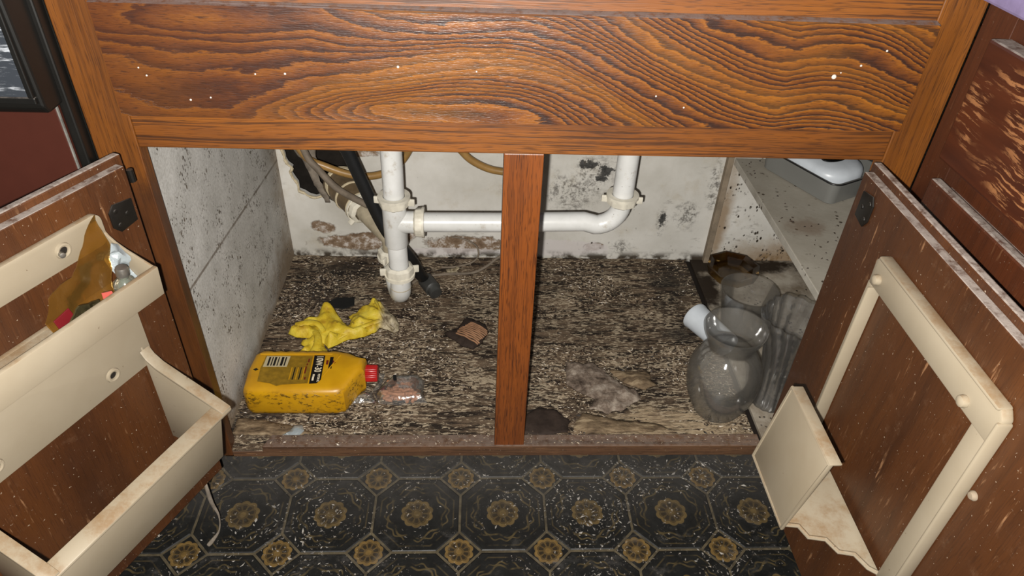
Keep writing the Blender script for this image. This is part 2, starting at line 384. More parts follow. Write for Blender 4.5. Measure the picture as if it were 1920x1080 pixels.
# ---- bottle
b = NB('yellow_bottle_plastic')
col = b.ramp(b.noise(b.P, 14, 4, .6), [(.3, S(168, 120, 10)), (.7, S(192, 144, 16))])
side = b.step(b.sep(b.P)[2], .160, .150)
dirt = b.math('MULTIPLY', b.step(b.noise(b.mul(b.P, (110, 150, 190)), 1, 4, .65), .52, .61), side)
dirt = b.math('MULTIPLY', dirt, b.step(b.noise(b.P, 30, 4), .32, .58))
col = b.mix(b.math('MULTIPLY', dirt, .85), col, S(58, 44, 12))
MAT['bottle'] = b.pbr(col, .38, b.bump(b.math('MULTIPLY', dirt, 1), .4, .001), .5)
MAT['bottle_label'] = flat('bottle_print_olive', S(130, 100, 22), .45, .4, var=.35, scale=110)
MAT['ink_black'] = flat('ink_black', S(18, 16, 14), .4, .4, var=.1)
MAT['ink_cream'] = flat('ink_cream', S(216, 204, 176), .45, .4, var=.08)
MAT['ink_red'] = flat('ink_dark_red', S(96, 26, 16), .45, .4, var=.1)
MAT['cap_red'] = flat('cap_red_plastic', S(168, 22, 22), .35, .5, var=.25, scale=60)
MAT['label_white'] = flat('label_greyed_white', S(172, 160, 128), .45, .4, var=.12)

# ---- glove, paper, scraps
b = NB('yellow_rubber_glove')
x, y, z = b.sep(b.P)
col = b.ramp(b.noise(b.P, 35, 5, .65), [(.25, S(150, 112, 20)), (.45, S(196, 168, 40)), (.6, S(206, 184, 62)), (.78, S(178, 164, 84))])
gd = b.step(b.noise(b.P, 95, 5, .7), .60, .72)
col = b.mix(b.math('MULTIPLY', gd, .75), col, S(66, 50, 20))
cuff = b.step(b.math('ADD', x, b.math('MULTIPLY', b.noise(b.P, 30, 3), .02)), -.226, -.208)
cc = b.ramp(b.noise(b.P, 70, 5, .7), [(.35, S(96, 80, 58)), (.62, S(186, 174, 146))])
MAT['glove'] = b.pbr(b.mix(cuff, col, cc), .5, b.bump(b.noise(b.P, 80, 5, .7), .5, .003), .4)
b = NB('grey_torn_paper')
col = b.ramp(b.noise(b.P, 40, 6, .7), [(.34, S(58, 48, 40)), (.50, S(112, 98, 86)), (.66, S(160, 148, 134))])
MAT['paper'] = b.pbr(col, .8, b.bump(b.noise(b.P, 70, 6, .7), .8, .004), .2)
b = NB('tan_peeled_layer')
col = b.ramp(b.noise(b.mul(b.P, (30, 120, 30)), 1, 6, .7), [(.34, S(62, 50, 38)), (.52, S(116, 98, 76)), (.70, S(164, 146, 118))])
MAT['peel'] = b.pbr(col, .8, b.bump(b.noise(b.P, 90, 6, .7), .8, .003), .2)
MAT['ridge'] = flat('ribbed_brown_pulp', S(150, 112, 84), .7, .2, var=.4, scale=50, bmp=.4)
MAT['ridge_dark'] = flat('dark_brown_pulp', S(50, 40, 34), .8, .2, var=.4, scale=60, bmp=.5)
MAT['black_flat'] = flat('black_flat_strip', S(18, 19, 20), .6, .3, var=.3)
MAT['dowel'] = flat('tan_wood_peg', S(176, 124, 92), .6, .3, var=.3, scale=120)
MAT['pink'] = flat('pink_tag', S(176, 82, 72), .5, .4, var=.1)
MAT['crimson'] = flat('crimson_card', S(92, 14, 20), .4, .5, var=.2)

def film(name, tint, gloss=.16, diff=.12, dcol=S(170, 168, 160), rough=.12, bmp=0.0, bscale=60):
    b = NB(name)
    t = b.n('BsdfTransparent'); t.inputs[0].default_value = tint
    g = b.n('BsdfGlossy'); g.inputs['Roughness'].default_value = rough
    d = b.n('BsdfDiffuse'); d.inputs[0].default_value = dcol
    if bmp:
        nm = b.bump(b.noise(b.P, bscale, 4, .6), bmp, .004)
        b.put(g.inputs['Normal'], nm); b.put(d.inputs['Normal'], nm)
    fr = b.n('Fresnel'); fr.inputs[0].default_value = 1.45
    fac = b.math('ADD', b.math('MULTIPLY', fr.outputs[0], .6), gloss, clamp=True)
    m1 = b.n('MixShader'); b.put(m1.inputs[0], diff); b.put(m1.inputs[1], t.outputs[0]); b.put(m1.inputs[2], d.outputs[0])
    m2 = b.n('MixShader'); b.put(m2.inputs[0], fac); b.put(m2.inputs[1], m1.outputs[0]); b.put(m2.inputs[2], g.outputs[0])
    b.t.links.new(m2.outputs[0], b.out.inputs[0]); return b.m
MAT['glass'] = film('dusty_clear_glass', (.972, .974, .972, 1), .015, .078, S(190, 184, 174), .08)
MAT['cut_glass'] = film('dusty_cut_glass', (.978, .98, .98, 1), .09, .055, S(200, 196, 190), .07)
MAT['amber_glass'] = film('dark_amber_glass', (.55, .42, .22, 1), .04, .10, S(74, 52, 24), .15)
MAT['clear_film'] = film('clear_plastic_film', (.97, .97, .97, 1), .02, .05, S(190, 188, 184), .16, .35, 60)
MAT['frost_film'] = film('frosted_plastic_film', (.85, .87, .88, 1), .04, .34, S(186, 196, 200), .25, .5, 60)
MAT['amber_film'] = film('amber_plastic_film', (.80, .64, .36, 1), .02, .16, S(140, 106, 50), .2, .4, 40)
MAT['vial'] = film('small_glass_vial', (.82, .85, .80, 1), .12, .18, S(170, 174, 160), .12)

# ------------------------------------------------------------------ mesh helpers
WLOC = {}
def empty(name, loc, label, cat, group=None):
    o = bpy.data.objects.new(name, None); COL.objects.link(o)
    o.location = loc; o.empty_display_size = .02
    WLOC[o] = Vector(loc)
    o['label'] = label; o['category'] = cat
    if group: o['group'] = group
    return o

def tag(o, label=None, cat=None, group=None, kind=None):
    if label: o['label'] = label
    if cat: o['category'] = cat
    if group: o['group'] = group
    if kind: o['kind'] = kind
    return o

def obj(name, bm, mat, parent=None, smooth=False, origin=None):
    """bm is in world coordinates; parts share their thing's origin, single meshes stand on their base"""
    if parent is not None: loc = WLOC[parent]
    elif origin is not None: loc = Vector(origin)
    else:
        xs = [v.co for v in bm.verts]
        loc = Vector(((min(v.x for v in xs) + max(v.x for v in xs)) / 2, (min(v.y for v in xs) + max(v.y for v in xs)) / 2, min(v.z for v in xs)))
    bmesh.ops.translate(bm, verts=bm.verts, vec=-loc)
    me = bpy.data.meshes.new(name); bm.to_mesh(me); bm.free()
    me.materials.append(MAT[mat] if isinstance(mat, str) else mat)
    if smooth:
        me.polygons.foreach_set('use_smooth', [True] * len(me.polygons))
        if smooth != 'all': me.set_sharp_from_angle(angle=math.radians(smooth if smooth is not True else 40))
    o = bpy.data.objects.new(name, me); COL.objects.link(o)
    if parent is not None: o.parent = parent
    else: o.location = loc
    WLOC[o] = loc.copy()
    return o

def box(x0, x1, y0, y1, z0, z1, bev=0.0, seg=2, bm=None, xf=None):
    t = bmesh.new()
    vs_ = [t.verts.new((x, y, z)) for x in (x0, x1) for y in (y0, y1) for z in (z0, z1)]
    for f in ((0, 1, 3, 2), (4, 6, 7, 5), (0, 4, 5, 1), (2, 3, 7, 6), (0, 2, 6, 4), (1, 5, 7, 3)):
        t.faces.new([vs_[i] for i in f])
    if bev: bmesh.ops.bevel(t, geom=list(t.edges), offset=bev, segments=seg, profile=.5, affect='EDGES', clamp_overlap=True)
    if xf: 
        for v in t.verts: v.co = Vector(xf(v.co.x, v.co.y, v.co.z))
    bmesh.ops.recalc_face_normals(t, faces=t.faces)
    return merge(bm, t)

def merge(bm, t):
    if bm is None: return t
    off = len(bm.verts); nv = [bm.verts.new(v.co) for v in t.verts]
    t.verts.index_update()
    for f in t.faces:
        try: bm.faces.new([nv[v.index] for v in f.verts])
        except ValueError: pass
    t.free(); return bm

def prism(poly, fn, d0, d1, bev=0.0, bm=None, seg=2):
    """poly: 2-D points; fn(a,b,d) -> world"""
    t = bmesh.new()
    a = [t.verts.new(fn(p[0], p[1], d0)) for p in poly]; c = [t.verts.new(fn(p[0], p[1], d1)) for p in poly]
    n = len(poly)
    t.faces.new(a); t.faces.new(c[::-1])
    for i in range(n): t.faces.new((a[i], c[i], c[(i + 1) % n], a[(i + 1) % n]))
    bmesh.ops.recalc_face_normals(t, faces=t.faces)
    if bev: bmesh.ops.bevel(t, geom=list(t.edges), offset=bev, segments=seg, profile=.5, affect='EDGES', clamp_overlap=True)
    return merge(bm, t)

def catmull(pts, per=8):
    P = [Vector(p) for p in pts]; out = []
    for i in range(len(P) - 1):
        p0, p1, p2, p3 = P[max(i - 1, 0)], P[i], P[i + 1], P[min(i + 2, len(P) - 1)]
        for k in range(per):
            t = k / per
            out.append(.5 * ((2 * p1) + (p2 - p0) * t + (2 * p0 - 5 * p1 + 4 * p2 - p3) * t * t + (3 * p1 - p0 - 3 * p2 + p3) * t ** 3))
    out.append(P[-1]); return out

def tube(pts, rad, seg=20, bm=None, flat_=1.0, cap=True, hint=None):
    bm_ = bmesh.new(); P = [Vector(p) for p in pts]; n = len(P)
    R = rad if callable(rad) else (lambda t: rad)
    T = []
    for i in range(n):
        d = (P[min(i + 1, n - 1)] - P[max(i - 1, 0)]); T.append(d.normalized() if d.length > 1e-9 else Vector((0, 0, 1)))
    u = Vector(hint) if hint else (Vector((1, 0, 0)) if abs(T[0].x) < .8 else Vector((0, 1, 0)))
    rings = []
    for i in range(n):
        u = (u - T[i] * u.dot(T[i])).normalized(); w = T[i].cross(u)
        r = R(i / max(n - 1, 1))
        rings.append([bm_.verts.new(P[i] + u * (r * math.cos(2 * math.pi * k / seg)) + w * (r * flat_ * math.sin(2 * math.pi * k / seg))) for k in range(seg)])
    for i in range(n - 1):
        for k in range(seg):
            bm_.faces.new((rings[i][k], rings[i][(k + 1) % seg], rings[i + 1][(k + 1) % seg], rings[i + 1][k]))
    if cap: bm_.faces.new(rings[0][::-1]); bm_.faces.new(rings[-1])
    bmesh.ops.recalc_face_normals(bm_, faces=bm_.faces)
    return merge(bm, bm_)

def lathe(prof, center, axis=(0, 0, 1), seg=48, bm=None, rfun=None, closed=False):
    """prof: (r, h) pairs; rfun(theta, h) multiplies the radius"""
    A = Vector(axis).normalized(); u = Vector((1, 0, 0)) if abs(A.x) < .8 else Vector((0, 1, 0))
    u = (u - A * u.dot(A)).normalized(); w = A.cross(u); C = Vector(center)
    t = bmesh.new(); rings = []
    for r, h in prof:
        if r < 1e-6: rings.append([t.verts.new(C + A * h)]); continue
        ring = []
        for k in range(seg):
            th = 2 * math.pi * k / seg; rr = r * (rfun(th, h) if rfun else 1)
            ring.append(t.verts.new(C + A * h + u * (rr * math.cos(th)) + w * (rr * math.sin(th))))
        rings.append(ring)
    m = len(rings)
    for i in range(m if closed else m - 1):
        a, c = rings[i], rings[(i + 1) % m]
        if len(a) == 1 and len(c) == 1: continue
        for k in range(seg):
            k2 = (k + 1) % seg
            if len(a) == 1: t.faces.new((a[0], c[k], c[k2]))
            elif len(c) == 1: t.faces.new((a[k], a[k2], c[0]))
            else: t.faces.new((a[k], a[k2], c[k2], c[k]))
    bmesh.ops.recalc_face_normals(t, faces=t.faces)
    return merge(bm, t)

def seg_dist(p, a, b_):
    ab = b_ - a; t = max(0, min(1, (p - a).dot(ab) / max(ab.length_squared, 1e-12)))
    return (p - (a + ab * t)).length

def inside(p, poly):
    c = False; n = len(poly); j = n - 1
    for i in range(n):
        a, d = poly[i], poly[j]
        if (a[1] > p[1]) != (d[1] > p[1]) and p[0] < (d[0] - a[0]) * (p[1] - a[1]) / (d[1] - a[1] + 1e-12) + a[0]: c = not c
        j = i
    return c

def sheet(outline, hfun, thick=.0012, step=.006, fn=None, rough_edge=0.0, seed=0):
    """a crumpled sheet over an outline; hfun(x, y, dist to edge) -> height of its top; fn maps (x,y,h) to the world"""
    rnd = random.Random(seed)
    o2 = []
    n = len(outline)
    for i in range(n):
        a, c = Vector(outline[i]), Vector(outline[(i + 1) % n]); k = max(1, int((c - a).length / step))
        for j in range(k):
            p = a.lerp(c, j / k)
            if rough_edge: p = p + Vector((rnd.uniform(-1, 1), rnd.uniform(-1, 1))) * rough_edge
            o2.append(p)
    pts = [Vector(p) for p in o2]; m = len(pts)
    xs = [p.x for p in o2]; ys = [p.y for p in o2]
    y = min(ys) + step * .5; row = 0
    while y < max(ys):
        x = min(xs) + (step * .5 if row % 2 else 0)
        while x < max(xs):
            p = Vector((x + rnd.uniform(-.2, .2) * step, y + rnd.uniform(-.2, .2) * step))
            if inside(p, o2) and min(seg_dist(p, o2[i], o2[(i + 1) % m]) for i in range(m)) > step * .45: pts.append(p)
            x += step
        y += step * .87; row += 1
    V, E_, F_, *_r = delaunay_2d_cdt(pts, [(i, (i + 1) % m) for i in range(m)], [list(range(m))], 1, 1e-6)
    bm_ = bmesh.new(); fn = fn or (lambda a, c, h: (a, c, h))
    top, bot = [], []
    for p in V:
        d = min(seg_dist(Vector(p), o2[i], o2[(i + 1) % m]) for i in range(m))
        h = hfun(p.x, p.y, d)
        top.append(bm_.verts.new(fn(p.x, p.y, h))); bot.append(bm_.verts.new(fn(p.x, p.y, h - thick)))
    ec = {}
    for f in F_:
        try: bm_.faces.new([top[i] for i in f]); bm_.faces.new([bot[i] for i in reversed(f)])
        except ValueError: continue
        for i in range(len(f)):
            e = (f[i], f[(i + 1) % len(f)]); ec[e] = 1
    for (a, c) in list(ec):
        if (c, a) not in ec:
            try: bm_.faces.new((top[c], top[a], bot[a], bot[c]))
            except ValueError: pass
    bmesh.ops.recalc_face_normals(bm_, faces=bm_.faces)
    return bm_

def nz(x, y, s, k=0.0): return mnoise.noise(Vector((x * s, y * s, k)))

# ------------------------------------------------------------------ structure
W = .419                 # half width of the opening
FS = -.0431; FX = -.0034 # vinyl lattice phase
fb = box(-1.4, 1.4, -1.9, .55, -.02, 0)
floor = tag(obj('floor', fb, 'joint', origin=(0, 0, 0)), 'dark kitchen floor patterned with octagons and gold rosettes', 'floor', kind='structure')

def tile_mesh(name, pts, mat):
    t = bmesh.new(); h = .0009
    a = [t.verts.new((x, y, 0)) for x, y in pts]; c = [t.verts.new((x * .975, y * .975, h)) for x, y in pts]
    t.faces.new(c)
    for i in range(len(pts)): t.faces.new((a[i], a[(i + 1) % len(pts)], c[(i + 1) % len(pts)], c[i]))
    bmesh.ops.recalc_face_normals(t, faces=t.faces)
    me = bpy.data.meshes.new(name); t.to_mesh(me); t.free(); me.materials.append(MAT[mat]); return me
g_ = .0019
hd = TS * .25
a_ = TS / 2 - g_; c_ = TS / 2 - hd - g_ * .4
octm = tile_mesh('octagon_tile', [(a_, -c_), (a_, c_), (c_, a_), (-c_, a_), (-a_, c_), (-a_, -c_), (-c_, -a_), (c_, -a_)], 'octagon_tile')
e_ = hd - g_ * 1.4
diam = tile_mesh('diamond_tile', [(e_, 0), (0, e_), (-e_, 0), (0, -e_)], 'diamond_tile')
for i in range(-7, 8):
    for j in range(-6, 2):
        o = bpy.data.objects.new('octagon_tile', octm); COL.objects.link(o); o.parent = floor; o.location = (FX + i * TS, FS + j * TS, 0)
        if j > -6:
            o = bpy.data.objects.new('diamond_tile', diam); COL.objects.link(o); o.parent = floor; o.location = (FX + (i + .5) * TS, FS + (j - .5) * TS, 0)
for i in range(-7, 8):
    o = bpy.data.objects.new('diamond_tile', diam); COL.objects.link(o); o.parent = floor; o.location = (FX + (i + .5) * TS, FS + 1.5 * TS, 0)

# back wall with the broken hole round the waste pipe
rnd = random.Random(3)
hole = []
for k in range(40):
    t = 2 * math.pi * k / 40
    r = 1 + .16 * math.sin(3 * t + 1) + rnd.uniform(-.08, .08)
    hole.append((-.357 + .063 * r * math.cos(t), .318 + .062 * r * math.sin(t)))
cu = bpy.data.curves.new('wall_outline', 'CURVE'); cu.dimensions = '2D'; cu.fill_mode = 'BOTH'; cu.extrude = .006
for pts in ([(-.62, -.0), (1.0, -.0), (1.0, .80), (-.62, .80)], hole):
    sp = cu.splines.new('POLY'); sp.points.add(len(pts) - 1); sp.use_cyclic_u = True
    for q, p in zip(sp.points, pts): q.co = (p[0], p[1], 0, 1)
co = bpy.data.objects.new('wall_outline', cu); COL.objects.link(co)
me = bpy.data.meshes.new_from_object(co.evaluated_get(bpy.context.evaluated_depsgraph_get()))
bpy.data.objects.remove(co, do_unlink=True); bpy.data.curves.remove(cu)
t = bmesh.new(); t.from_mesh(me); bpy.data.meshes.remove(me)
for v in t.verts: v.co = Vector((v.co.x, .526 - v.co.z, v.co.y))
bmesh.ops.recalc_face_normals(t, faces=t.faces)
wb = obj('wall_back', t, 'back_wall', origin=(.19, .526, 0))
tag(wb, 'dirty white wall with peeling paint behind the drain pipes', 'wall', kind='structure')
cav = box(-.45, -.27, .60, .61, .2, .42)
obj('wall_cavity', cav, 'cavity', wb)
# crumbling rim of the hole
t = None
for k in range(40):
    a, c = hole[k], hole[(k + 1) % 40]
    if .18 < k / 40 < .9:
        t = tube([(a[0], .519, a[1]), ((a[0] + c[0]) / 2 + rnd.uniform(-.001, .001), .518, (a[1] + c[1]) / 2), (c[0], .519, c[1])], lambda s: .0026 + .0006 * math.sin(9 * k), 6, t)
obj('plaster_rim', t, 'seal', wb)

# ------------------------------------------------------------------ sink cabinet
cab = empty('sink_cabinet', (0, .26, 0), 'varnished oak sink cabinet with both doors open and rotten floor inside', 'cabinet')
xL, xR = -.4665, .4655
obj('stile', box(xL, -W, 0, .019, .09, .79, .0012), 'stile_oak', cab)
obj('stile', box(W, xR, 0, .019, .09, .79, .0012), 'stile_oak', cab)
obj('rail', box(-W, W, 0.0003, .019, .760, .79, .0012), 'rail_oak', cab)
obj('rail', box(-W, W, 0.0003, .019, .6083, .655, .0015), 'rail_oak', cab)
mu = obj('mullion', box(-.0185, .027, .001, .020, .109, .6083, .0012), 'mullion_oak', cab)
# figured drawer panel: dense grid carrying the ring field
px0, px1, pz0, pz1 = -.4214, .4187, .6494, .7647
NX, NZ = 420, 64
t = bmesh.new(); gr = []
def field(s, tt, x, z):
    peak = .47
    if s < peak: sh = -.42 * (1 - math.cos((peak - s) / peak * math.pi * .9)) * .5
    else:
        q = min(1, (s - peak) / .36); q = q * q * (3 - 2 * q); sh = -1.05 * q
        if s > .83: sh += .10 * math.sin((s - .83) * 20)
    k = max(0, min(1, (.62 - s) / .2))
    fold = math.sqrt((tt - .10) ** 2 + .02 ** 2) if tt < 1 else tt
    f = fold * k + tt * (1 - k)
    f1 = (f - sh) * (18 + 2.5 * math.sin(6 * s)); f1 += .55 * math.sin(f1 * .9 + 4 * s)
    f2 = 8.0 * tt + 1.9 * math.sin(5.2 * s + 1.2) * math.cos(3.3 * tt) + 2.6 * math.exp(-((s - .14) / .17) ** 2 - ((tt - .83) / .16) ** 2)
    m = max(0, min(1, (s - .22) / .26)); m = m * m * (3 - 2 * m)
    low = max(0, min(1, (.45 - tt) / .3)); m = min(1, m + low * max(0, min(1, (s - .13) / .15)) * .7)
    n1 = mnoise.fractal(Vector((x * 7, z * 22, 1.7)), 1.0, 2.0, 3)
    return f1 * m + (f2 + 7.1) * (1 - m) + .8 * n1
grid = []
for j in range(NZ + 1):
    row = []
    for i in range(NX + 1):
        s, tt = i / NX, j / NZ
        x, z = px0 + (px1 - px0) * s, pz0 + (pz1 - pz0) * tt
        row.append(t.verts.new((x, -.010, z))); gr.append(field(s, tt, x, z))
    grid.append(row)
for j in range(NZ):
    for i in range(NX): t.faces.new((grid[j][i], grid[j][i + 1], grid[j + 1][i + 1], grid[j + 1][i]))
back = [t.verts.new((x, .0002, z)) for x, z in ((px0, pz0), (px1, pz0), (px1, pz1 + .002), (px0, pz1 + .002))]
gr += [field(0, 0, px0, pz0), field(1, 0, px1, pz0), field(1, 1, px1, pz1), field(0, 1, px0, pz1)]
t.faces.new([back[0]] + [back[1]] + [grid[0][i] for i in range(NX, -1, -1)])
t.faces.new([back[2], back[3]] + [grid[NZ][i] for i in range(NX + 1)])
t.faces.new([back[3], back[0]] + [grid[j][0] for j in range(NZ + 1)])
t.faces.new([back[1], back[2]] + [grid[j][NX] for j in range(NZ, -1, -1)])
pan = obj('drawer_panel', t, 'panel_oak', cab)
atr = pan.data.attributes.new('grain', 'FLOAT', 'POINT'); atr.data.foreach_set('value', gr)
tag(pan, 'figured oak false drawer front with wavy grain')
# paint drips and flecks on the front
def drip(x, z, r, y=-.0105):
    return lathe([(0, 0), (r, 0), (r * .8, r * .35), (0, r * .5)], (x, y, z), (0, -1, 0), 10)
for (x, z, r) in ((.325, .7095, .0026), (.331, .714, .0008), (-.39, .702, .0009), (-.384, .694, .0010), (-.346, .669, .0012), (-.325, .672, .0010),
                  (-.275, .698, .0010), (-.245, .699, .0012), (-.13, .709, .0014), (.35, .722, .0012), (.372, .738, .0012), (-.05, .706, .0009), (.14, .684, .0010), (.172, .672, .0010)):
    obj('paint_drip', drip(x, z, r), 'paint', pan)
# cabinet bottom, sill, toe kick
fbm = bmesh.new()
GX, GY = 90, 56
vv = []
for j in range(GY + 1):
    for i in range(GX + 1):
        x = -.431 + .832 * i / GX; y = .0005 + .5185 * j / GY
        h = .0018 * mnoise.fractal(Vector((x * 12, y * 26, 0)), 1, 2, 4)
        if y < .02: h *= y / .02
        vv.append(fbm.verts.new((x, y, .1045 + min(h, .0012))))
for j in range(GY):
    for i in range(GX):
        q = j * (GX + 1) + i; fbm.faces.new((vv[q], vv[q + 1], vv[q + GX + 2], vv[q + GX + 1]))
obj('bottom_panel', merge(fbm, box(-.431, .401, .001, .519, .088, .1015)), 'rotten', cab, 'all')
pb = obj('bottom_panel', box(.412, .96, .02, .519, .088, .1045, .001), 'pale_board', cab)
tag(pb, 'pale painted floor board right of the dark joint')
obj('sill', prism([(-.372, -.002), (.402, -.002), (.402, .022), (-.362, .022)], lambda x, y, z: (x, y, z), .0985, .113, .0012), 'sill_wood', cab)
obj('bottom_rail', box(-W, W, 0.0002, .019, .088, .1000, .001), 'sill_wood', cab)
obj('toe_kick', box(xL, .46, .075, .09, 0, .09), 'toe', cab)
obj('side_panel', box(-.446, -.431, .019, .519, .088, .79), 'side_white', cab)
obj('batten', box(.4385, .4500, .506, .520, .1045, .62, .001), 'batten', cab)
sh = obj('shelf', box(.4500, .96, .03, .505, .341, .355, .0012), 'shelf', cab)
tag(sh, 'grimy white shelf board')
tag(mu, 'oak centre post between the two door openings')
# floor seam stick
obj('joint_strip', box(.4015, .4115, .02, .519, .092, .0995), 'toe', cab)
obj('end_panel', box(.955, .97, .02, .52, .0, .79), 'side_white', cab)

# --- doors
DA = Vector((-.4118, -.0517, 0)); DD = Vector((-.4299, -.9029, 0)); DN = Vector((.9029, -.4299, 0))
def TL(u, w, v): p = DA + DD * u + DN * w; return (p.x, p.y, v)
def TR(u, w, v): return (.379 - w, -u, v)
def door(T, u0, u1, z0, z1):
    t = box(u0, u1, -.0205, -.0105, z0, z1, .0022, 2, None, T)
    t = box(u0 + .008, u1 - .008, -.0110, 0, z0 + .008, z1 - .008, .0012, 2, t, T)
    return t
dl = obj('door', door(TL, -.006, .415, .120, .622), 'door_inner', cab); tag(dl, 'worn dark brown inner face of the left door')
dr = obj('door', door(TR, .030, .455, .116, .622), 'door_inner', cab); tag(dr, 'worn dark brown inner face of the right door')
def hinge(T, u, v, hw, hh):
    pts = [(-hw, hh * .55), (-hw * .55, hh), (hw, hh * .8), (hw, -hh * .8), (-hw * .5, -hh), (-hw, -hh * .5)]
    t = prism(pts, lambda a, c, d: T(u - a, d, v + c), .0002, .0022, .0005)
    for (a, c) in ((-.5, .5), (-.45, -.5), (.35, .0)):
        p0 = Vector(T(u - a * hw, .0018, v + c * hh)); ax = Vector(T(u, 1, v)) - Vector(T(u, 0, v))
        t = lathe([(0, .0018), (.0022, .0012), (.003, 0)], p0, ax, 10, t)
    return t
for (T, u, v, d, hw, hh) in ((TL, .022, .566, dl, .015, .0165), (TL, .022, .175, dl, .015, .0165), (TR, .066, .583, dr, .0135, .019), (TR, .066, .17, dr, .0135, .019)):
    obj('hinge', hinge(T, u, v, hw, hh), 'steel_dark', d, 30)
# hinge barrels joining the doors to the stiles
for z0, z1 in ((.590, .604), (.155, .19)):
    obj('hinge_barrel', tube([TL(-.007, -.006, z0), TL(-.007, -.006, z1)], .0034, 10), 'steel_dark', cab)

# ------------------------------------------------------------------ side cabinet on the right, worktop, dishwasher
sc = empty('base_cabinet', (.55, -.45, 0), 'dark brown cabinet at right angles, with scraped drawer front', 'cabinet')
obj('frame', box(.4665, .4855, -.048, -.0005, .09, .79, .001), 'dark_frame', sc)
obj('frame', box(.4665, .4855, -.9, -.048, .750, .79, .001), 'dark_frame', sc)
obj('frame', box(.4665, .4855, -.9, -.048, .60, .652, .001), 'dark_frame', sc)
obj('body', box(.4855, 1.0, -.9, -.001, .09, .79), 'dark_frame', sc)
obj('toe_kick', box(.54, .56, -.9, -.001, 0, .09), 'toe', sc)
df = obj('drawer_front', box(.443, .4665, -.47, -.053, .640, .767, .003), 'drawer_scraped', sc)
tag(df, 'drawer front with pale scraped streaks and dusty top edge')
t = box(.443, .4555, -.47, -.056, .108, .618, .003)
t = box(.4555, .4665, -.462, -.064, .116, .610, 0, 1, t)
obj('door', t, 'dark_frame', sc)

wt = empty('worktop', (0, .2, .79), 'lavender worktop edge at the top right corner', 'worktop')
obj('slab', prism([(-1.1, .53), (-1.1, -.0), (.448, -.0), (.448, -.95), (1.02, -.95), (1.02, .53)], lambda x, y, z: (x, y, z), .7905, .83, .003), 'counter', wt)

dw = empty('dishwasher', (-.78, .2, 0), 'black dishwasher with reddish brown front panel beside the sink cabinet', 'dishwasher')
obj('body', box(-1.07, -.4690, .004, .50, .02, .785), 'black_gloss', dw)
obj('front_panel', box(-1.07, -.4800, -.020, .004, .12, .672, .002), 'brown_panel', dw)
obj('edge_trim', box(-.4800, -.4692, -.014, .004, .10, .785, .002), 'black_gloss', dw)
obj('trim_line', box(-.4802, -.4785, -.0212, -.018, .12, .668, .0004), 'white_trim', dw)
cp = obj('control_panel', prism([(.004, .785), (-.050, .785), (-.046, .672), (-.040, .664), (.004, .664)], lambda y, z, x: (x, y, z), -1.07, -.4745, .003), 'black_gloss', dw)
t = prism([(-.0502, .772), (-.0475, .684), (-.0440, .684), (-.0440, .772)], lambda y, z, x: (x, y, z), -.70, -.4840, .0)
obj('window', t, 'window_scratch', cp)
t = None
for (z0, z1, x0, x1) in ((.772, .779, -.70, -.4785), (.677, .684, -.70, -.4785)):
    t = box(x0, x1, -.0535 if z0 > .7 else -.0505, -.045, z0, z1, .0012, 2, t)
t = box(-.4840, -.4785, -.0520, -.045, .684, .772, .0012, 2, t)
obj('window_frame', t, 'black_gloss', cp)

# ------------------------------------------------------------------ cream rack with two bins on the left door
U0, U1 = .050, .290
lr = empty('door_rack', TL(.17, 0, .245), 'cream plastic two-bin rack screwed to the left door', 'rack')
def rr(u0, u1, v0, v1, r=.007, n=4):     # rounded rectangle in (u, v)
    out = []
    for (cx, cy, a0) in ((u1 - r, v1 - r, 0), (u0 + r, v1 - r, 90), (u0 + r, v0 + r, 180), (u1 - r, v0 + r, 270)):
        for k in range(n + 1):
            a = math.radians(a0 + 90 * k / n); out.append((cx + r * math.cos(a), cy + r * math.sin(a)))
    return out
obj('back_bar', prism(rr(U0, U1, .551, .587, .009), lambda u, v, w: TL(u, w, v), .0005, .0075, .0012), 'cream', lr, 30)
obj('back_bar', prism(rr(U0 - .003, U1, .383, .503, .004), lambda u, v, w: TL(u, w, v), .0005, .0065, .0012), 'cream', lr, 30)
def slot(u, v):
    ax = DN
    t = lathe([(.0042, .0), (.0085, .0), (.0078, .0022), (.0062, .0026), (.0044, .0018), (.0042, .0)], TL(u, .0076, v), ax, 20)
    return t
for (u, v) in ((.099, .570), (.240, .570)): obj('slot_collar', slot(u, v), 'cream', lr, 30); obj('slot_hole', lathe([(0, .0008), (.0044, .0006), (.0044, 0)], TL(u, .0076, v), DN, 16), 'cavity', lr)
for (u, v) in ((.101, .405), (.240, .405)): obj('slot_collar', slot(u, v), 'cream', lr, 30); obj('slot_hole', lathe([(0, .0008), (.0044, .0006), (.0044, 0)], TL(u, .0066, v), DN, 16), 'cavity', lr)
obj('screw', lathe([(0, .008), (.0028, .007), (.003, .003), (.0018, 0)], TL(.1025, .0078, .5695), (DN + DD * .35), 12), 'screw', lr, 30)
# upper bin: side cheeks with a scooped top edge, floor and front lip
def cheek(profile, u, th=.003): return prism(profile, lambda w, v, d: TL(u + d, w, v), 0, th, .0008)
up = [(.0055, .5660), (.0105, .5600), (.018, .5545), (.030, .5490), (.045, .5440), (.0640, .5375), (.0640, .5030), (.0055, .5030)]
obj('bin_cheek', cheek(up, U0), 'cream', lr, 30); obj('bin_cheek', cheek(up, U1 - .003), 'cream', lr, 30)
obj('bin_floor', box(U0 + .003, U1 - .003, .010, .0635, .5030, .5055, .0, 1, None, TL), 'cream', lr)
obj('bin_front', prism([(.0610, .5030), (.0650, .5030), (.0675, .5385), (.0620, .5390)], lambda w, v, d: TL(d, w, v), U0, U1, .0012), 'cream', lr, 30)
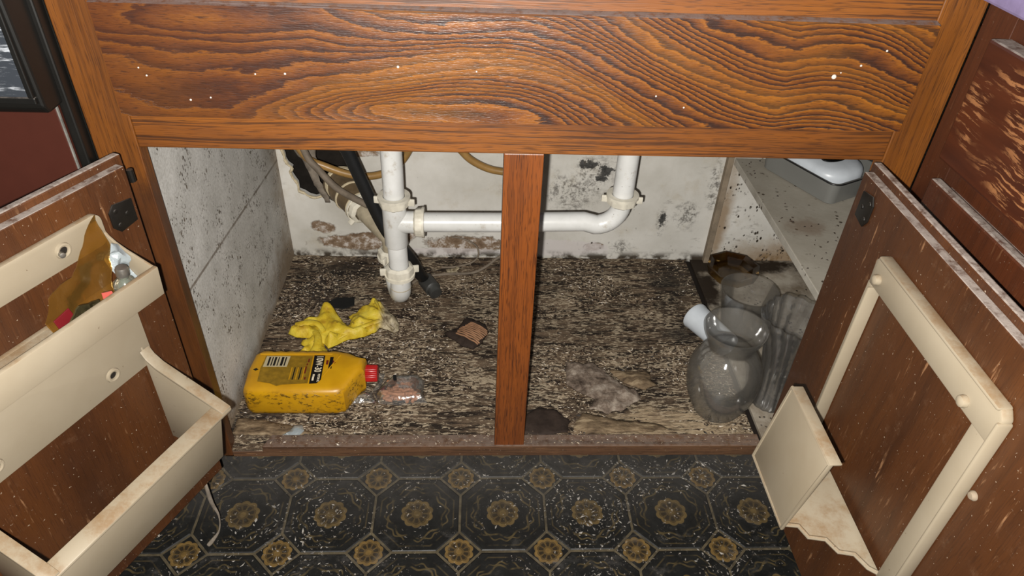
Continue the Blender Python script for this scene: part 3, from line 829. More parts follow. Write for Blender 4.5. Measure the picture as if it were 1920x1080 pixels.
# lower bin, deeper, with a broad flange round its mouth
lo = [(.0055, .4150), (.0085, .4000), (.016, .3880), (.030, .3800), (.060, .3690), (.1020, .3545), (.0840, .2600), (.0055, .2600)]
obj('bin_cheek', cheek(lo, U0 + .006), 'cream', lr, 30); obj('bin_cheek', cheek(lo, U1 - .009), 'cream', lr, 30)
obj('bin_floor', box(U0 + .009, U1 - .009, .022, .0830, .2600, .2628, .0, 1, None, TL), 'cream', lr)
obj('bin_front', prism([(.0795, .2575), (.0835, .2575), (.1035, .3480), (.0995, .3480)], lambda w, v, d: TL(d, w, v), U0 + .006, U1 - .006, .0012), 'cream', lr, 30)
obj('flange', prism([(.0950, .3505), (.1130, .3470), (.1135, .3515), (.0960, .3565)], lambda w, v, d: TL(d, w, v), U0 - .001, U1 + .001, .0015), 'cream', lr, 30)
for ua, ub in ((U0 - .001, U0 + .0125), (U1 - .0125, U1 + .001)):
    top = [(.0075, .4050), (.013, .3955), (.024, .3870), (.05, .3765), (.098, .3585), (.1125, .3520)]
    prof = [(w, v + .002) for w, v in top] + [(w, v - .0025) for w, v in reversed(top)]
    obj('flange', prism(prof, lambda w, v, d: TL(d, w, v), ua, ub, .0008), 'cream', lr, 30)

# things standing in the upper bin
def TLv(u, w, v): return Vector(TL(u, w, v))
pouch_o = [(.088, .508), (.152, .508), (.156, .530), (.142, .549), (.115, .556), (.0900, .574), (.0640, .594), (.0655, .560), (.0800, .530)]
pouch = sheet(pouch_o, lambda x, y, d: .0300 + .006 * nz(x, y, 40, 2) + .002 * nz(x, y, 110, 5) + .22 * (.55 - y), .0008, .005, lambda a, c, h: TL(a, h, c), seed=2)
tag(obj('plastic_pouch', pouch, 'amber_film', None, True), 'amber see-through plastic pouch in the upper bin of the left rack', 'pouch')
tag(obj('card', prism([(-.010, 0), (.009, 0), (.011, .024), (-.007, .027)], lambda a, c, d: TL(.140 + a, .044 + d - c * .25, .507 + c), 0, .0015, .0003), 'crimson'), 'dark red card inside the amber pouch', 'card')
tag(obj('paper_tag', prism([(-.006, 0), (.007, .001), (.005, .017), (-.005, .013)], lambda a, c, d: TL(.1010 + a, .0535 + d - c * .1, .521 + c), 0, .0008), 'pink'), 'small pink tag beside the amber pouch', 'tag')
v0 = TLv(.0775, .045, .506)
vial = lathe([(0, 0), (.0095, 0), (.0110, .003), (.0110, .022), (.0085, .027), (.0052, .030), (.0050, .034), (.0040, .034), (.0042, .030), (.0075, .026), (.0098, .021), (.0098, .004), (0, .003)], v0, (0.1, 0, 1), 24)
vr = empty('glass_vial', v0, 'little clear glass bottle with silver cap in the rack corner', 'bottle')
obj('glass', vial, 'vial', vr, True)
obj('cap', lathe([(0, .033), (.0062, .033), (.0064, .040), (.0055, .0425), (0, .043)], v0, (0.1, 0, 1), 20), 'screw', vr, 30)
bag_o = [(.053, .508), (.070, .508), (.078, .525), (.074, .548), (.062, .562), (.0545, .556)]
cb = sheet(bag_o, lambda x, y, d: .030 + .012 * nz(x, y, 60, 8) + .006 * nz(x, y, 150, 3) + .35 * (.545 - y), .0007, .004, lambda a, c, h: TL(a, h, c), seed=5)
tag(obj('plastic_wrap', cb, 'frost_film', None, True), 'crumpled bluish clear wrap behind the little glass bottle', 'plastic wrap')
# dark bits behind the pouch
tag(obj('pill_strip', sheet([(.110, .508), (.148, .508), (.150, .522), (.128, .536), (.108, .530)], lambda x, y, d: .048 + .004 * nz(x, y, 170, 1), .002, .004, lambda a, c, h: TL(a, h, c), seed=8), flat('foil_olive', S(92, 84, 58), .28, .5, metal=.7, var=.5, scale=90), None, True), 'crumpled olive foil strip at the foot of the amber pouch', 'foil')

# ------------------------------------------------------------------ cream holder on the right door
rk = empty('door_rack', TR(.25, 0, .30), 'cream plastic frame and tray holder on the right door', 'rack')
def bar(u0, u1, v0, v1, w1=.011): return prism([(u0, v0), (u1, v0), (u1, v1), (u0, v1)], lambda u, v, w: TR(u, w, v), .0004, w1, .0022)
ua, ub, va, vb = .1316, .3592, .255, .5705
obj('frame_bar', prism([(ua + .003, vb - .036), (ub - .003, vb - .036), (ub - .001, vb - .008), (ub - .008, vb), (ua + .008, vb), (ua + .001, vb - .008)], lambda u, v, w: TR(u, w, v), .0004, .0115, .0025), 'cream', rk, 30)
obj('frame_bar', bar(ua, ua + .0125, va, vb - .034, .010), 'cream', rk, 30)
obj('frame_bar', bar(ub - .0260, ub, va, vb - .034, .0105), 'cream', rk, 30)
obj('frame_rib', bar(ua + .0115, ua + .0150, va + .05, vb - .036, .016), 'cream', rk, 30)
obj('frame_rib', bar(ub - .0040, ub + .0006, va, vb - .010, .014), 'cream', rk, 30)
obj('frame_rib', bar(ua + .008, ub - .008, vb - .0035, vb + .001, .014), 'cream', rk, 30)
for (u, v) in ((.1500, .548), (.3185, .545)):
    obj('peg', lathe([(.0056, 0), (.0060, .002), (.0050, .0055), (.0030, .0068), (0, .007)], TR(u, .0112, v), (-1, 0, 0), 16), 'cream', rk, 40)
# tray with stepped edges and its upright front plate
zz = [(.006, .1450), (.012, .1520), (.030, .1540), (.036, .1620), (.055, .1640), (.061, .1720), (.0870, .1740)]
zr = [(.0870, .2740), (.072, .2760), (.066, .2900), (.048, .2930), (.040, .3080), (.024, .3110), (.016, .3270), (.006, .3345)]
tray = [(w, u) for w, u in zz] + [(w, u) for w, u in zr]
obj('tray', prism(tray, lambda w, u, v: TR(u, w, v), .3000, .3035, .0008), 'cream', rk, 30)
for L_ in (zz, zr):
    obj('tray_rim', tube([TR(u, w, .3045) for w, u in L_], .0026, 8), 'cream', rk, True)
pl_ = [(.1745, .3000), (.2750, .3000), (.2885, .4230), (.1825, .4230)]
def PW(u, v, d): return TR(u, .0885 - (v - .30) * .085 + d, v)
plate = prism(pl_, PW, -.0015, .0015, .0007)
obj('front_plate', plate, 'cream', rk, 30)
t = tube([PW(u, v, .0006) for u, v in pl_] + [PW(*pl_[0], .0006)], .0026, 8)
obj('plate_rim', t, 'cream', rk, True)
t = prism([(.1825, .4215), (.2885, .4215), (.2895, .4250), (.1815, .4250)], PW, -.011, .0020, .0010)
obj('plate_lip', t, 'cream', rk, 30)
obj('latch_stud', lathe([(.0045, 0), (.0045, .002), (.003, .004), (0, .0045)], TR(.365, .0002, .478), (-1, 0, 0), 14), 'batten', dr, 40)

# ------------------------------------------------------------------ drain pipes
dp = empty('drain_pipes', (-.186, .30, .14), 'white plastic sink drain with tee, trap and cross pipe', 'pipe')
PR = .0174
LX, LY = -.186, .30
obj('tailpiece', tube([(LX + .004, LY, .785), (LX + .001, LY, .375)], PR, 28), 'pvc', dp, True)
def nut(c, ax, r=.0275, h=.019, wings=True, wa=0):
    A = Vector(ax).normalized(); rib = lambda th, hh: 1 + .045 * (1 if math.cos(8 * th) > .35 else 0)
    t = lathe([(r * .72, -h * .5), (r * .95, -h * .5), (r * .97, -h * .1), (r * .93, h * .3), (r * .74, h * .5), (r * .70, h * .5)], c, A, 64, None, rib)
    t = lathe([(r * .72, -h * .55), (r * 1.06, -h * .55), (r * 1.06, -h * .3), (r * .9, -h * .28)], c, A, 40, t)
    if wings:
        u = Vector((1, 0, 0)) if abs(A.x) < .8 else Vector((0, 1, 0)); u = (u - A * u.dot(A)).normalized(); w_ = A.cross(u)
        for s in (0, math.pi):
            d = u * math.cos(wa + s) + w_ * math.sin(wa + s); e = A.cross(d)
            C = Vector(c) + d * r
            t = box(-.004, .009, -.0022, .0022, -h * .35, h * .3, .0015, 2, t, lambda a, b_, cc: C + d * a + e * b_ + A * cc)
    return t
obj('slip_nut', nut((LX + .001, LY, .368), (0, 0, -1), .0255, .02, True, .15), 'nut', dp, 35)
# tee body and its branch
obj('tee', tube([(LX, LY, .372), (LX, LY, .285), (LX, LY, .282)], lambda t: .0200 if t < .9 else .0180, 28), 'pvc', dp, True)
obj('tee_branch', tube([(LX, LY, .328), (LX + .035, LY, .328)], .0190, 28), 'pvc', dp, True)
obj('slip_nut', nut((LX + .040, LY, .328), (-1, 0, 0), .0250, .017, False), 'nut', dp, 35)
obj('lower_pipe', tube([(LX, LY, .30), (LX + .002, LY, .215)], .0168, 28), 'pvc', dp, True)
obj('slip_nut', nut((LX + .0015, LY, .228), (0, 0, 1), .0255, .022, True, .2), 'nut', dp, 35)
# cross pipe, elbow, right tailpiece
RX = .1935
arc = [(RX - .040 + .040 * math.sin(a), LY, .328 + .012 + .034 - .040 * math.cos(a) - .006) for a in [math.pi / 2 * k / 8 for k in range(9)]]
obj('cross_pipe', tube([(LX + .030, LY, .328), (.0, LY, .330), (RX - .06, LY, .334)] + arc, PR * .96, 28, hint=(0, 1, 0)), 'pvc', dp, True)
obj('slip_nut', nut((RX, LY, .378), (0, 0, -1), .0255, .019, True, .1), 'nut', dp, 35)
obj('tailpiece', tube([(RX, LY, .785), (RX, LY, .380)], PR, 28), 'pvc', dp, True)
# U trap, then the arm to the wall
bd = Vector((-.30, .954, 0)).normalized(); tr = .031
base = Vector((LX + .002, LY, .193))
upts = [base + Vector((0, 0, .03))] + [base + bd * (tr - tr * math.cos(a)) + Vector((0, 0, -tr * math.sin(a))) for a in [math.pi * k / 14 for k in range(15)]]
bk = base + bd * (2 * tr)
upts += [bk + Vector((0, 0, .038))]
obj('trap', tube(upts, lambda t: .0182, 28), 'pvc', dp, True)
obj('trap_band', lathe([(.0182, -.001), (.0187, -.0005), (.0187, .0005), (.0182, .001)], base + Vector((0, 0, -.001)), (0, 0, 1), 36), 'pvc_dirty', dp, True)
obj('slip_nut', nut(bk + Vector((0, 0, .032)), (0, 0, 1), .0268, .02, True, 1.2), 'nut', dp, 35)
arm = catmull([bk + Vector((0, 0, .04)), bk + Vector((-.002, .003, .062)), (-.222, .382, .262), (-.238, .402, .266), (-.262, .432, .272)], 8)
obj('trap_arm', tube(arm, .0178, 24), 'pvc_dirty', dp, True)
ad = (Vector((-.335, .530, .290)) - Vector((-.262, .432, .272))).normalized()
p0 = Vector((-.262, .432, .272))
obj('slip_nut', nut(p0, -ad, .0285, .018, True, .6), 'nut', dp, 35)
obj('adapter', tube([p0 + ad * .005, p0 + ad * .03, p0 + ad * .06, p0 + ad * .085, p0 + ad * .098], lambda t: .0285 if t < .4 else .0305, 28), 'adapter', dp, True)
for dd, rr_ in ((.012, .0300), (.048, .0315)):
    obj('seal_ring', lathe([(rr_ - .002, -.0022), (rr_, -.0018), (rr_ + .0006, 0), (rr_, .0018), (rr_ - .002, .0022)], p0 + ad * dd, ad, 36), 'seal', dp, True)
# capped stub in the wall above
obj('wall_stub', lathe([(0, .014), (.026, .014), (.031, .012), (.033, 0), (.033, -.05)], (-.3085, .500, .286), (.30, -.80, .52), 32), 'adapter', dp, 35)
obj('seal_ring', lathe([(.026, .015), (.030, .0148), (.0345, .009), (.033, .004)], (-.3085, .500, .286), (.30, -.80, .52), 32), 'seal', dp, True)

# hoses and tubes
tag(obj('drain_hose', tube(catmull([(-.290, .33, .66), (-.274, .340, .48), (-.258, .345, .425), (-.2165, .345, .300), (-.192, .3365, .262), (-.168, .350, .215), (-.156, .385, .155), (-.152, .408, .1300), (-.1498, .4145, .1235)], 6), .0112, 20, None, .8), 'black_rubber', None, True),
    'black rubber hose slanting down behind the left drain pipe', 'hose')
t = tube([(-.1495, .414, .1215), (-.1475, .410, .1215), (-.1330, .384, .1215), (-.1325, .383, .1215), (-.1265, .372, .1190)], lambda q: .0155 if q < .7 else .0125, 20)
tag(obj('hose_end', t, flat('grey_black_plastic', S(58, 58, 56), .5, .4, var=.3), None, 40), 'dark grey hose coupling lying on the cabinet floor behind the trap', 'coupling')
tag(obj('supply_tube', tube(catmull([(-.395, .47, .66), (-.388, .475, .44), (-.368, .475, .362), (-.330, .475, .337), (-.28, .472, .322), (-.235, .472, .323), (-.195, .472, .345), (-.165, .47, .40), (-.15, .46, .5), (-.15, .45, .62)], 8), .0072, 14), 'brass_tube', None, True),
    'tan supply tube looping behind the left drain pipe', 'tube')
tag(obj('supply_tube', tube(catmull([(-.10, .46, .66), (-.100, .47, .50), (-.090, .478, .400), (-.072, .48, .365), (-.045, .482, .343), (-.012, .484, .330), (.03, .486, .328), (.055, .487, .35), (.062, .487, .45), (.064, .48, .62)], 8), .0072, 14), 'brass_tube', None, True),
    'tan supply tube looping down behind the oak centre post', 'tube')
tag(obj('thin_hose', tube(catmull([(-.378, .46, .64), (-.372, .462, .44), (-.358, .455, .372), (-.338, .448, .345), (-.312, .436, .320), (-.290, .424, .310), (-.264, .406, .306), (-.246, .398, .301)], 8), .0064, 12), 'grey_tube', None, True),
    'dusty grey thin hose crossing over the brown adapter pipe', 'hose')
t = sheet([(-.420, .60), (-.335, .60), (-.340, .40), (-.352, .352), (-.352, .300), (-.340, .262), (-.336, .244), (-.346, .243), (-.352, .262), (-.366, .292), (-.376, .330), (-.398, .365), (-.418, .385)],
          lambda x, y, d: .012 * nz(x, y, 26, 3) + .006 * nz(x, y, 70, 1), .003, .007, lambda a, c, h: (a, .502 + h * .5, c), .0015, 4)
tag(obj('dust_rag', t, 'cobweb', None, 'all'), 'grey matted lint hanging at the top of the wall hole', 'lint')
tag(obj('wire', tube(catmull([(-.205, .36, .1075), (-.17, .43, .1075), (-.12, .452, .1075), (-.06, .458, .1075), (-.03, .465, .118), (-.005, .470, .138), (.02, .472, .150)], 6), .0028, 8), 'grey_tube', None, True),
    'thin grey cable lying along the foot of the back wall', 'cable')
tag(obj('wire', tube(catmull([(-.10, .505, .165), (-.075, .500, .163), (-.050, .496, .150), (-.045, .49, .128), (-.06, .485, .114), (-.09, .478, .109), (-.12, .475, .1085)], 6), .0018, 8), 'grey_tube', None, True),
    'finer cable curling up the wall under the cross pipe', 'cable')
tag(obj('yellow_scrap', sheet([(-.112, .468), (-.098, .470), (-.086, .480), (-.083, .472), (-.094, .458), (-.108, .458)], lambda x, y, d: .1095 + .004 * nz(x, y, 120, 2), .0012, .004, None, 0, 3), 'glove', None, 'all'),
    'tiny yellow scrap on the thin cable by the back wall', 'scrap')

# ------------------------------------------------------------------ oil bottle
ZB = .1062
ob = empty('oil_bottle', (-.335, .112, ZB), 'yellow motor oil bottle lying on its side with red cap', 'bottle')
outl = [(-.404, .068), (-.268, .068), (-.256, .072), (-.236, .117), (-.230, .122), (-.230, .150), (-.242, .153), (-.258, .162), (-.275, .166), (-.404, .166)]
# wavy grip along the rear edge
rear = [(-.275 - .129 * k / 24, .166 + .0011 * math.sin(k * 1.75)) for k in range(1, 24)]
outl = outl[:-1] + rear + [outl[-1], (-.413, .158), (-.416, .118), (-.413, .076)]
H = .0555
t = bmesh.new()
rows = []
cxm, cym = -.33, .116
for (ins, h) in ((.010, 0), (.004, .0012), (.0012, .004), (0, .010), (0, H - .012), (.0015, H - .006), (.005, H - .002), (.011, H), (.03, H + .0006)):
    row = []
    for (x, y) in outl:
        d = Vector((cxm - x, cym - y)); fx = x + (ins if x < cxm else -ins) * min(1, abs(d.x) / .05); fy = y + (ins if y < cym else -ins) * min(1, abs(d.y) / .03)
        row.append(t.verts.new((fx, fy, ZB + h)))
    rows.append(row)
n_ = len(outl)
for a, c in zip(rows, rows[1:]):
    for i in range(n_): t.faces.new((a[i], a[(i + 1) % n_], c[(i + 1) % n_], c[i]))
t.faces.new(rows[0][::-1]); t.faces.new(rows[-1])
bmesh.ops.recalc_face_normals(t, faces=t.faces)
obj('body', t, 'bottle', ob, 45)
nk = (-.236, .136, ZB + .028)
obj('neck', lathe([(.0160, -.004), (.0118, .004), (.0118, .016), (0, .016)], nk, (1, 0, 0), 28), 'bottle', ob, 40)
cap = lathe([(.0135, .006), (.0138, .007), (.0135, .023), (.0122, .025), (0, .025)], nk, (1, 0, 0), 60, None, lambda th, h: 1 + .025 * math.cos(30 * th))
obj('cap', cap, 'cap_red', ob, 40)
ZT = ZB + H + .0007
def decal(name, pts, mat, h=.0003, par=None, z=ZT): return obj(name, prism(pts, lambda x, y, d: (x, y, d), z, z + h), mat, par or ob)
pr_ = obj('raised_border', tube([(-.402, .152, ZT - .0006), (-.285, .153, ZT - .0006), (-.272, .149, ZT - .0006), (-.292, .100, ZT - .0006)], .0014, 8), 'bottle', ob, True)
lab = decal('label_print', [(-.392, .147), (-.316, .147), (-.313, .084), (-.352, .081), (-.360, .078), (-.372, .084), (-.392, .088), (-.394, .118)], 'bottle_label')
decal('barcode_patch', [(-.390, .146), (-.352, .146), (-.353, .121), (-.391, .121)], 'label_white', .0005, lab)
for k, (a, c) in enumerate(((-.3855, .0030), (-.3800, .0018), (-.3760, .0034), (-.3700, .0016), (-.3650, .0040), (-.3590, .0022))):
    decal('barcode_bar', [(a, .1435), (a + c, .1435), (a + c, .1235), (a, .1235)], 'ink_black', .0007, lab)
blk = decal('grade_block', [(-.3135, .148), (-.2960, .148), (-.2935, .092), (-.2990, .084), (-.3105, .083)], 'ink_black', .0005)
def text(body, x, y, size, mat, ang, z, par, sx=1.0):
    cu = bpy.data.curves.new('lettering', 'FONT'); cu.body = body; cu.size = size; cu.extrude = .0001; cu.align_x = 'LEFT'; cu.align_y = 'CENTER'; cu.offset = size * .012
    o = bpy.data.objects.new('lettering', cu); COL.objects.link(o)
    me = bpy.data.meshes.new_from_object(o.evaluated_get(bpy.context.evaluated_depsgraph_get()))
    bpy.data.objects.remove(o, do_unlink=True); bpy.data.curves.remove(cu)
    t = bmesh.new(); t.from_mesh(me); bpy.data.meshes.remove(me)
    ca, sa = math.cos(ang), math.sin(ang)
    for v in t.verts:
        a, c = v.co.x * sx, v.co.y
        v.co = Vector((x + a * ca - c * sa, y + a * sa + c * ca, z + v.co.z))
    return obj('lettering', t, mat, par)
A_ = math.radians(-87.5)
text('10W-30', -.3040, .1470, .0150, 'ink_cream', A_, ZT + .0008, blk, .76)
text('MOTOR OIL', -.2985, .1045, .0052, 'ink_cream', A_, ZT + .0008, blk, .62)
for (y0, l_) in ((.1035, .0030), (.0995, .0012), (.0975, .0075)):
    decal('small_print', [(-.3080, y0), (-.3050, y0), (-.3048, y0 - l_), (-.3078, y0 - l_)], 'ink_cream', .0009, blk)
for (x0, y0, w_, l_) in ((-.2872, .1445, .0055, .0270), (-.2922, .1370, .0035, .010)):
    decal('logo_mark', [(x0, y0), (x0 + w_, y0), (x0 + w_ + .0006, y0 - l_), (x0 + .0006, y0 - l_)], 'ink_black' if w_ > .004 else 'ink_red', .0004)
decal('logo_mark', [(-.2815, .1370), (-.2765, .1315), (-.2815, .1265)], 'ink_red', .0004)
for (x0, y0, l_) in ((-.3215, .140, .008), (-.3225, .129, .004), (-.3230, .122, .016), (-.3205, .098, .006)):
    decal('small_print', [(x0, y0), (x0 + .0022, y0), (x0 + .0026, y0 - l_), (x0 + .0002, y0 - l_)], 'ink_red', .0005, lab)
decal('emblem', [(-.4050, .1150), (-.4005, .1180), (-.3965, .1150), (-.4005, .1120)], 'ink_black', .0004)
for k in range(5): decal('small_print', [(-.345 + k * .005, .120), (-.3432 + k * .005, .120), (-.3425 + k * .005, .092), (-.3445 + k * .005, .092)], 'ink_black' if k % 2 else 'bottle', .0004, lab)

# ------------------------------------------------------------------ glove
ZC = .1055
gl_o = [(-.34, .335), (-.324, .333), (-.31, .319), (-.295, .297), (-.284, .287), (-.281, .303), (-.288, .313), (-.273, .328), (-.255, .349), (-.252, .362), (-.238, .362), (-.221, .339), (-.2, .314), (-.191, .292), (-.191, .274), (-.198, .269), (-.215, .279), (-.226, .283), (-.231, .272), (-.251, .258), (-.281, .248), (-.305, .229), (-.311, .226), (-.322, .24), (-.318, .229), (-.306, .209), (-.303, .199), (-.311, .195), (-.323, .194), (-.333, .211), (-.337, .226), (-.342, .214), (-.347, .202), (-.36, .214), (-.348, .227), (-.361, .236), (-.360, .247), (-.343, .252), (-.371, .255), (-.389, .264), (-.389, .272), (-.385, .284), (-.346, .284), (-.371, .291), (-.369, .301), (-.35, .302), (-.341, .312)]
def gh(x, y, d):
    puff = .016 * (1 - math.exp(-d / .010))
    rid = .010 * max(0, 1 - abs((y - .262) - (x + .26) * .42) / .012) * (1 - math.exp(-d / .006)) if x > -.31 else 0
    fing = .016 * math.exp(-((x + .326) / .016) ** 2 - ((y - .316) / .018) ** 2)
    ripple = .004 * math.sin((x * .5 + y) * 170 + 3 * nz(x, y, 30)) * min(1, d / .006)
    return ZC + .0035 + puff + rid + fing + ripple + .006 * nz(x, y, 55, 4) * min(1, d / .006) + .003 * nz(x, y, 140, 6) * min(1, d / .004)
gv = empty('rubber_glove', (-.29, .28, ZC), 'crumpled yellow rubber glove lying by the left wall', 'glove')
obj('hand', sheet(gl_o, gh, .0030, .0045, None, .0006, 6), 'glove', gv, 'all')
obj('finger_fold', tube(catmull([(-.376, .276, ZC + .012), (-.355, .279, ZC + .017), (-.335, .272, ZC + .020), (-.322, .256, ZC + .015)], 5), lambda t: .0085 * (1 - .5 * t), 12, None, .6), 'glove', gv, True)
obj('finger_fold', tube(catmull([(-.332, .204, ZC + .010), (-.328, .222, ZC + .014), (-.330, .240, ZC + .016), (-.338, .258, ZC + .014)], 5), lambda t: .0085 * (1 - .35 * t), 12, None, .6), 'glove', gv, True)
obj('cuff_roll', tube(catmull([(-.246, .358, ZC + .010), (-.236, .335, ZC + .018), (-.226, .308, ZC + .019), (-.212, .285, ZC + .012), (-.199, .273, ZC + .007)], 6), .0028, 10), 'glove', gv, True)
obj('arm_fold', tube(catmull([(-.226, .288, ZC + .015), (-.252, .272, ZC + .016), (-.280, .256, ZC + .013), (-.306, .236, ZC + .007)], 6), lambda t: .005 * (1 - .4 * t), 10, None, .7), 'glove', gv, True)
tag(obj('black_strip', prism([(-.342, .352), (-.318, .372), (-.285, .373), (-.282, .349), (-.300, .338), (-.320, .340)], lambda x, y, z: (x, y, z), ZC + .001, ZC + .0035, .0008), 'black_flat'), 'flat black strip poking out behind the yellow glove', 'strip')

# ------------------------------------------------------------------ bag of pegs
bo = [(-.191, .155), (-.146, .158), (-.134, .143), (-.136, .119), (-.128, .095), (-.172, .089), (-.206, .092), (-.217, .116)]
tag(obj('plastic_bag', sheet(bo, lambda x, y, d: ZC + .002 + .0165 * (1 - math.exp(-d / .007)) + .002 * nz(x, y, 130, 1) * min(1, d / .004), .0005, .005, None, 0, 4), 'clear_film', None, True),
    'small clear plastic bag full of tan wooden pegs', 'bag')
tag(obj('plastic_bag', sheet([(-.224, .166), (-.204, .163), (-.207, .130), (-.219, .117), (-.212, .095), (-.238, .094), (-.252, .093), (-.246, .110), (-.240, .117), (-.222, .120), (-.214, .142)], lambda x, y, d: ZC + .002 + .010 * (1 - math.exp(-d / .006)) + .004 * nz(x, y, 110, 9) * min(1, d / .004), .0005, .0045, None, 0, 9), 'clear_film', None, True),
    'empty clear plastic wrapper between the bottle cap and the peg bag', 'bag')
tag(obj('black_chip', prism([(-.187, .140), (-.1815, .1405), (-.1795, .1285), (-.1850, .128)], lambda x, y, z: (x, y, z), ZC + .0195, ZC + .0205), 'black_flat'), 'tiny black label stuck on the peg bag', 'label')
dm = lathe([(0, -.006), (.0026, -.006), (.0030, -.0052), (.0030, .0052), (.0026, .006), (0, .006)], (0, 0, 0), (1, 0, 0), 10)
dme = bpy.data.meshes.new('wooden_peg'); dm.to_mesh(dme); dm.free(); dme.materials.append(MAT['dowel'])
rnd = random.Random(12); cnt = 0
inner = [(-.186, .147), (-.152, .149), (-.144, .139), (-.146, .119), (-.142, .102), (-.172, .097), (-.197, .100), (-.205, .115)]
placed = []
for lev, lim in ((0, 36), (1, 58)):
    tries = 0
    while cnt < lim and tries < 4000:
        tries += 1
        p = (rnd.uniform(-.208, -.138), rnd.uniform(.097, .151))
        if not inside(p, inner): continue
        if any(l == lev and (p[0] - q[0]) ** 2 + (p[1] - q[1]) ** 2 < .0058 ** 2 for q, l in placed): continue
        if lev and (p[0] < -.196 or p[1] > .143 or p[1] < .104): continue
        o = bpy.data.objects.new('wooden_peg', dme); COL.objects.link(o)
        o.location = (p[0], p[1], ZC + .0034 + lev * .0064); o.rotation_euler = (rnd.uniform(0, 3), rnd.uniform(-.12, .12), rnd.uniform(0, 3.14))
        tag(o, 'small tan wooden peg among those in the clear bag', 'peg', 'tan pegs in the clear bag')
        placed.append((p, lev)); cnt += 1

tag(obj('plastic_scrap', sheet([(-.351, .024), (-.338, .035), (-.334, .046), (-.321, .046), (-.316, .035), (-.323, .024), (-.331, .023), (-.341, .0225)], lambda x, y, d: ZC + .002 + .006 * (1 - math.exp(-d / .005)) + .003 * nz(x, y, 140, 2) * min(1, d / .004), .0008, .004, None, 0, 2), 'frost_film', None, True),
    'torn scrap of bluish clear plastic near the sill', 'scrap')

# ribbed brown lump
rb = empty('ribbed_lump', (-.055, .265, ZC), 'ribbed reddish brown lump on a dark crust near the centre post', 'debris')
obj('crust', sheet([(-0.108, 0.269), (-0.099, 0.277), (-0.083, 0.283), (-0.069, 0.313), (-0.056, 0.313), (-0.032, 0.296), (-0.025, 0.275), (-0.038, 0.242), (-0.054, 0.228), (-0.073, 0.235), (-0.087, 0.25)],
    lambda x, y, d: ZC + .002 + .007 * (1 - math.exp(-d / .008)) + .004 * nz(x, y, 90, 2) * min(1, d / .004), .003, .005, None, .001, 2), 'ridge_dark', rb, 'all')
rpoly = [(-0.086, 0.263), (-0.079, 0.276), (-0.062, 0.29), (-0.051, 0.297), (-0.042, 0.29), (-0.028, 0.271), (-0.024, 0.257), (-0.035, 0.246), (-0.043, 0.231), (-0.05, 0.23), (-0.076, 0.242)]
for k in range(10):
    c0 = -.056 + k * .0088      # ribs run down to the right
    pts = []
    for j in range(25):
        x = -.09 + .068 * j / 24; y = .262 + c0 * .62 - (x + .055) * .75 + .012
        if inside((x, y), rpoly):
            dd = min(seg_dist(Vector((x, y)), Vector(rpoly[i]), Vector(rpoly[(i + 1) % len(rpoly)])) for i in range(len(rpoly)))
            pts.append((x, y + .0006 * math.sin(j + k), ZC + .008 + .006 * (1 - math.exp(-dd / .007))))
    if len(pts) > 2: obj('ridge', tube(pts, .0015, 8), 'ridge', rb, True)

# torn paper, peeled floor layers
tag(obj('torn_paper', sheet([(0.111, 0.192), (0.136, 0.188), (0.163, 0.188), (0.176, 0.172), (0.183, 0.158), (0.192, .150), (0.208, 0.132), (0.224, .118), (0.229, 0.102), (0.194, 0.076), (0.17, 0.070), (0.138, 0.080), (0.150, .098), (0.136, 0.110), (0.107, 0.134)],
    lambda x, y, d: ZC + .003 + .006 * (1 - math.exp(-d / .010)) + .007 * abs(nz(x, y, 42, 2)) + .003 * nz(x, y, 110, 3), .0015, .005, None, .0015, 3), 'paper', None, 'all'),
    'grey crumpled torn paper right of the centre post', 'paper')
tag(obj('torn_paper', sheet([(0.186, .172), (0.2, 0.171), (0.231, 0.168), (0.257, 0.167), (0.254, 0.150), (0.262, 0.134), (0.240, 0.124), (0.226, .128), (0.206, .142), (0.192, .158)],
    lambda x, y, d: ZC + .003 + .005 * (1 - math.exp(-d / .008)) + .006 * abs(nz(x, y, 50, 7)) + .002 * nz(x, y, 120, 3), .0015, .005, None, .0015, 4), 'peel', None, 'all'),
    'smaller brown torn paper flap touching the grey paper', 'paper')
tag(obj('peeled_layer', sheet([(0.127, 0.072), (0.150, 0.068), (0.17, 0.060), (0.207, 0.055), (0.24, .050), (0.262, .040), (0.225, 0.031), (0.187, 0.030), (0.143, 0.027), (0.108, 0.029), (0.113, 0.051)],
    lambda x, y, d: ZC + .002 + .003 * (1 - math.exp(-d / .010)) + .003 * nz(x, y, 45, 2), .0015, .006, None, .0015, 5), 'peel', None, 'all'),
    'tan peeled floor layer curling up beside the sill', 'peeled layer')
tag(obj('peeled_layer', sheet([(.025, .062), (.055, .085), (.085, .080), (.105, .055), (.098, .032), (.060, .027), (.026, .030)],
    lambda x, y, d: ZC + .001 + .002 * (1 - math.exp(-d / .010)) + .003 * nz(x, y, 60, 4), .0015, .006, None, .0015, 6), 'ridge_dark', None, 'all'),
    'dark peeled flap at the foot of the centre post', 'peeled layer')
tag(obj('thin_board', sheet([(-.425, .030), (-.36, .026), (-.30, .030), (-.33, .045), (-.40, .060), (-.425, .064)],
    lambda x, y, d: ZC + .001 + .0015 * (1 - math.exp(-d / .010)) + .002 * nz(x, y, 60, 4), .0015, .006, None, .0012, 7), 'peel', None, 'all'),
    'loose tan shred of board in the front left corner', 'board shred')

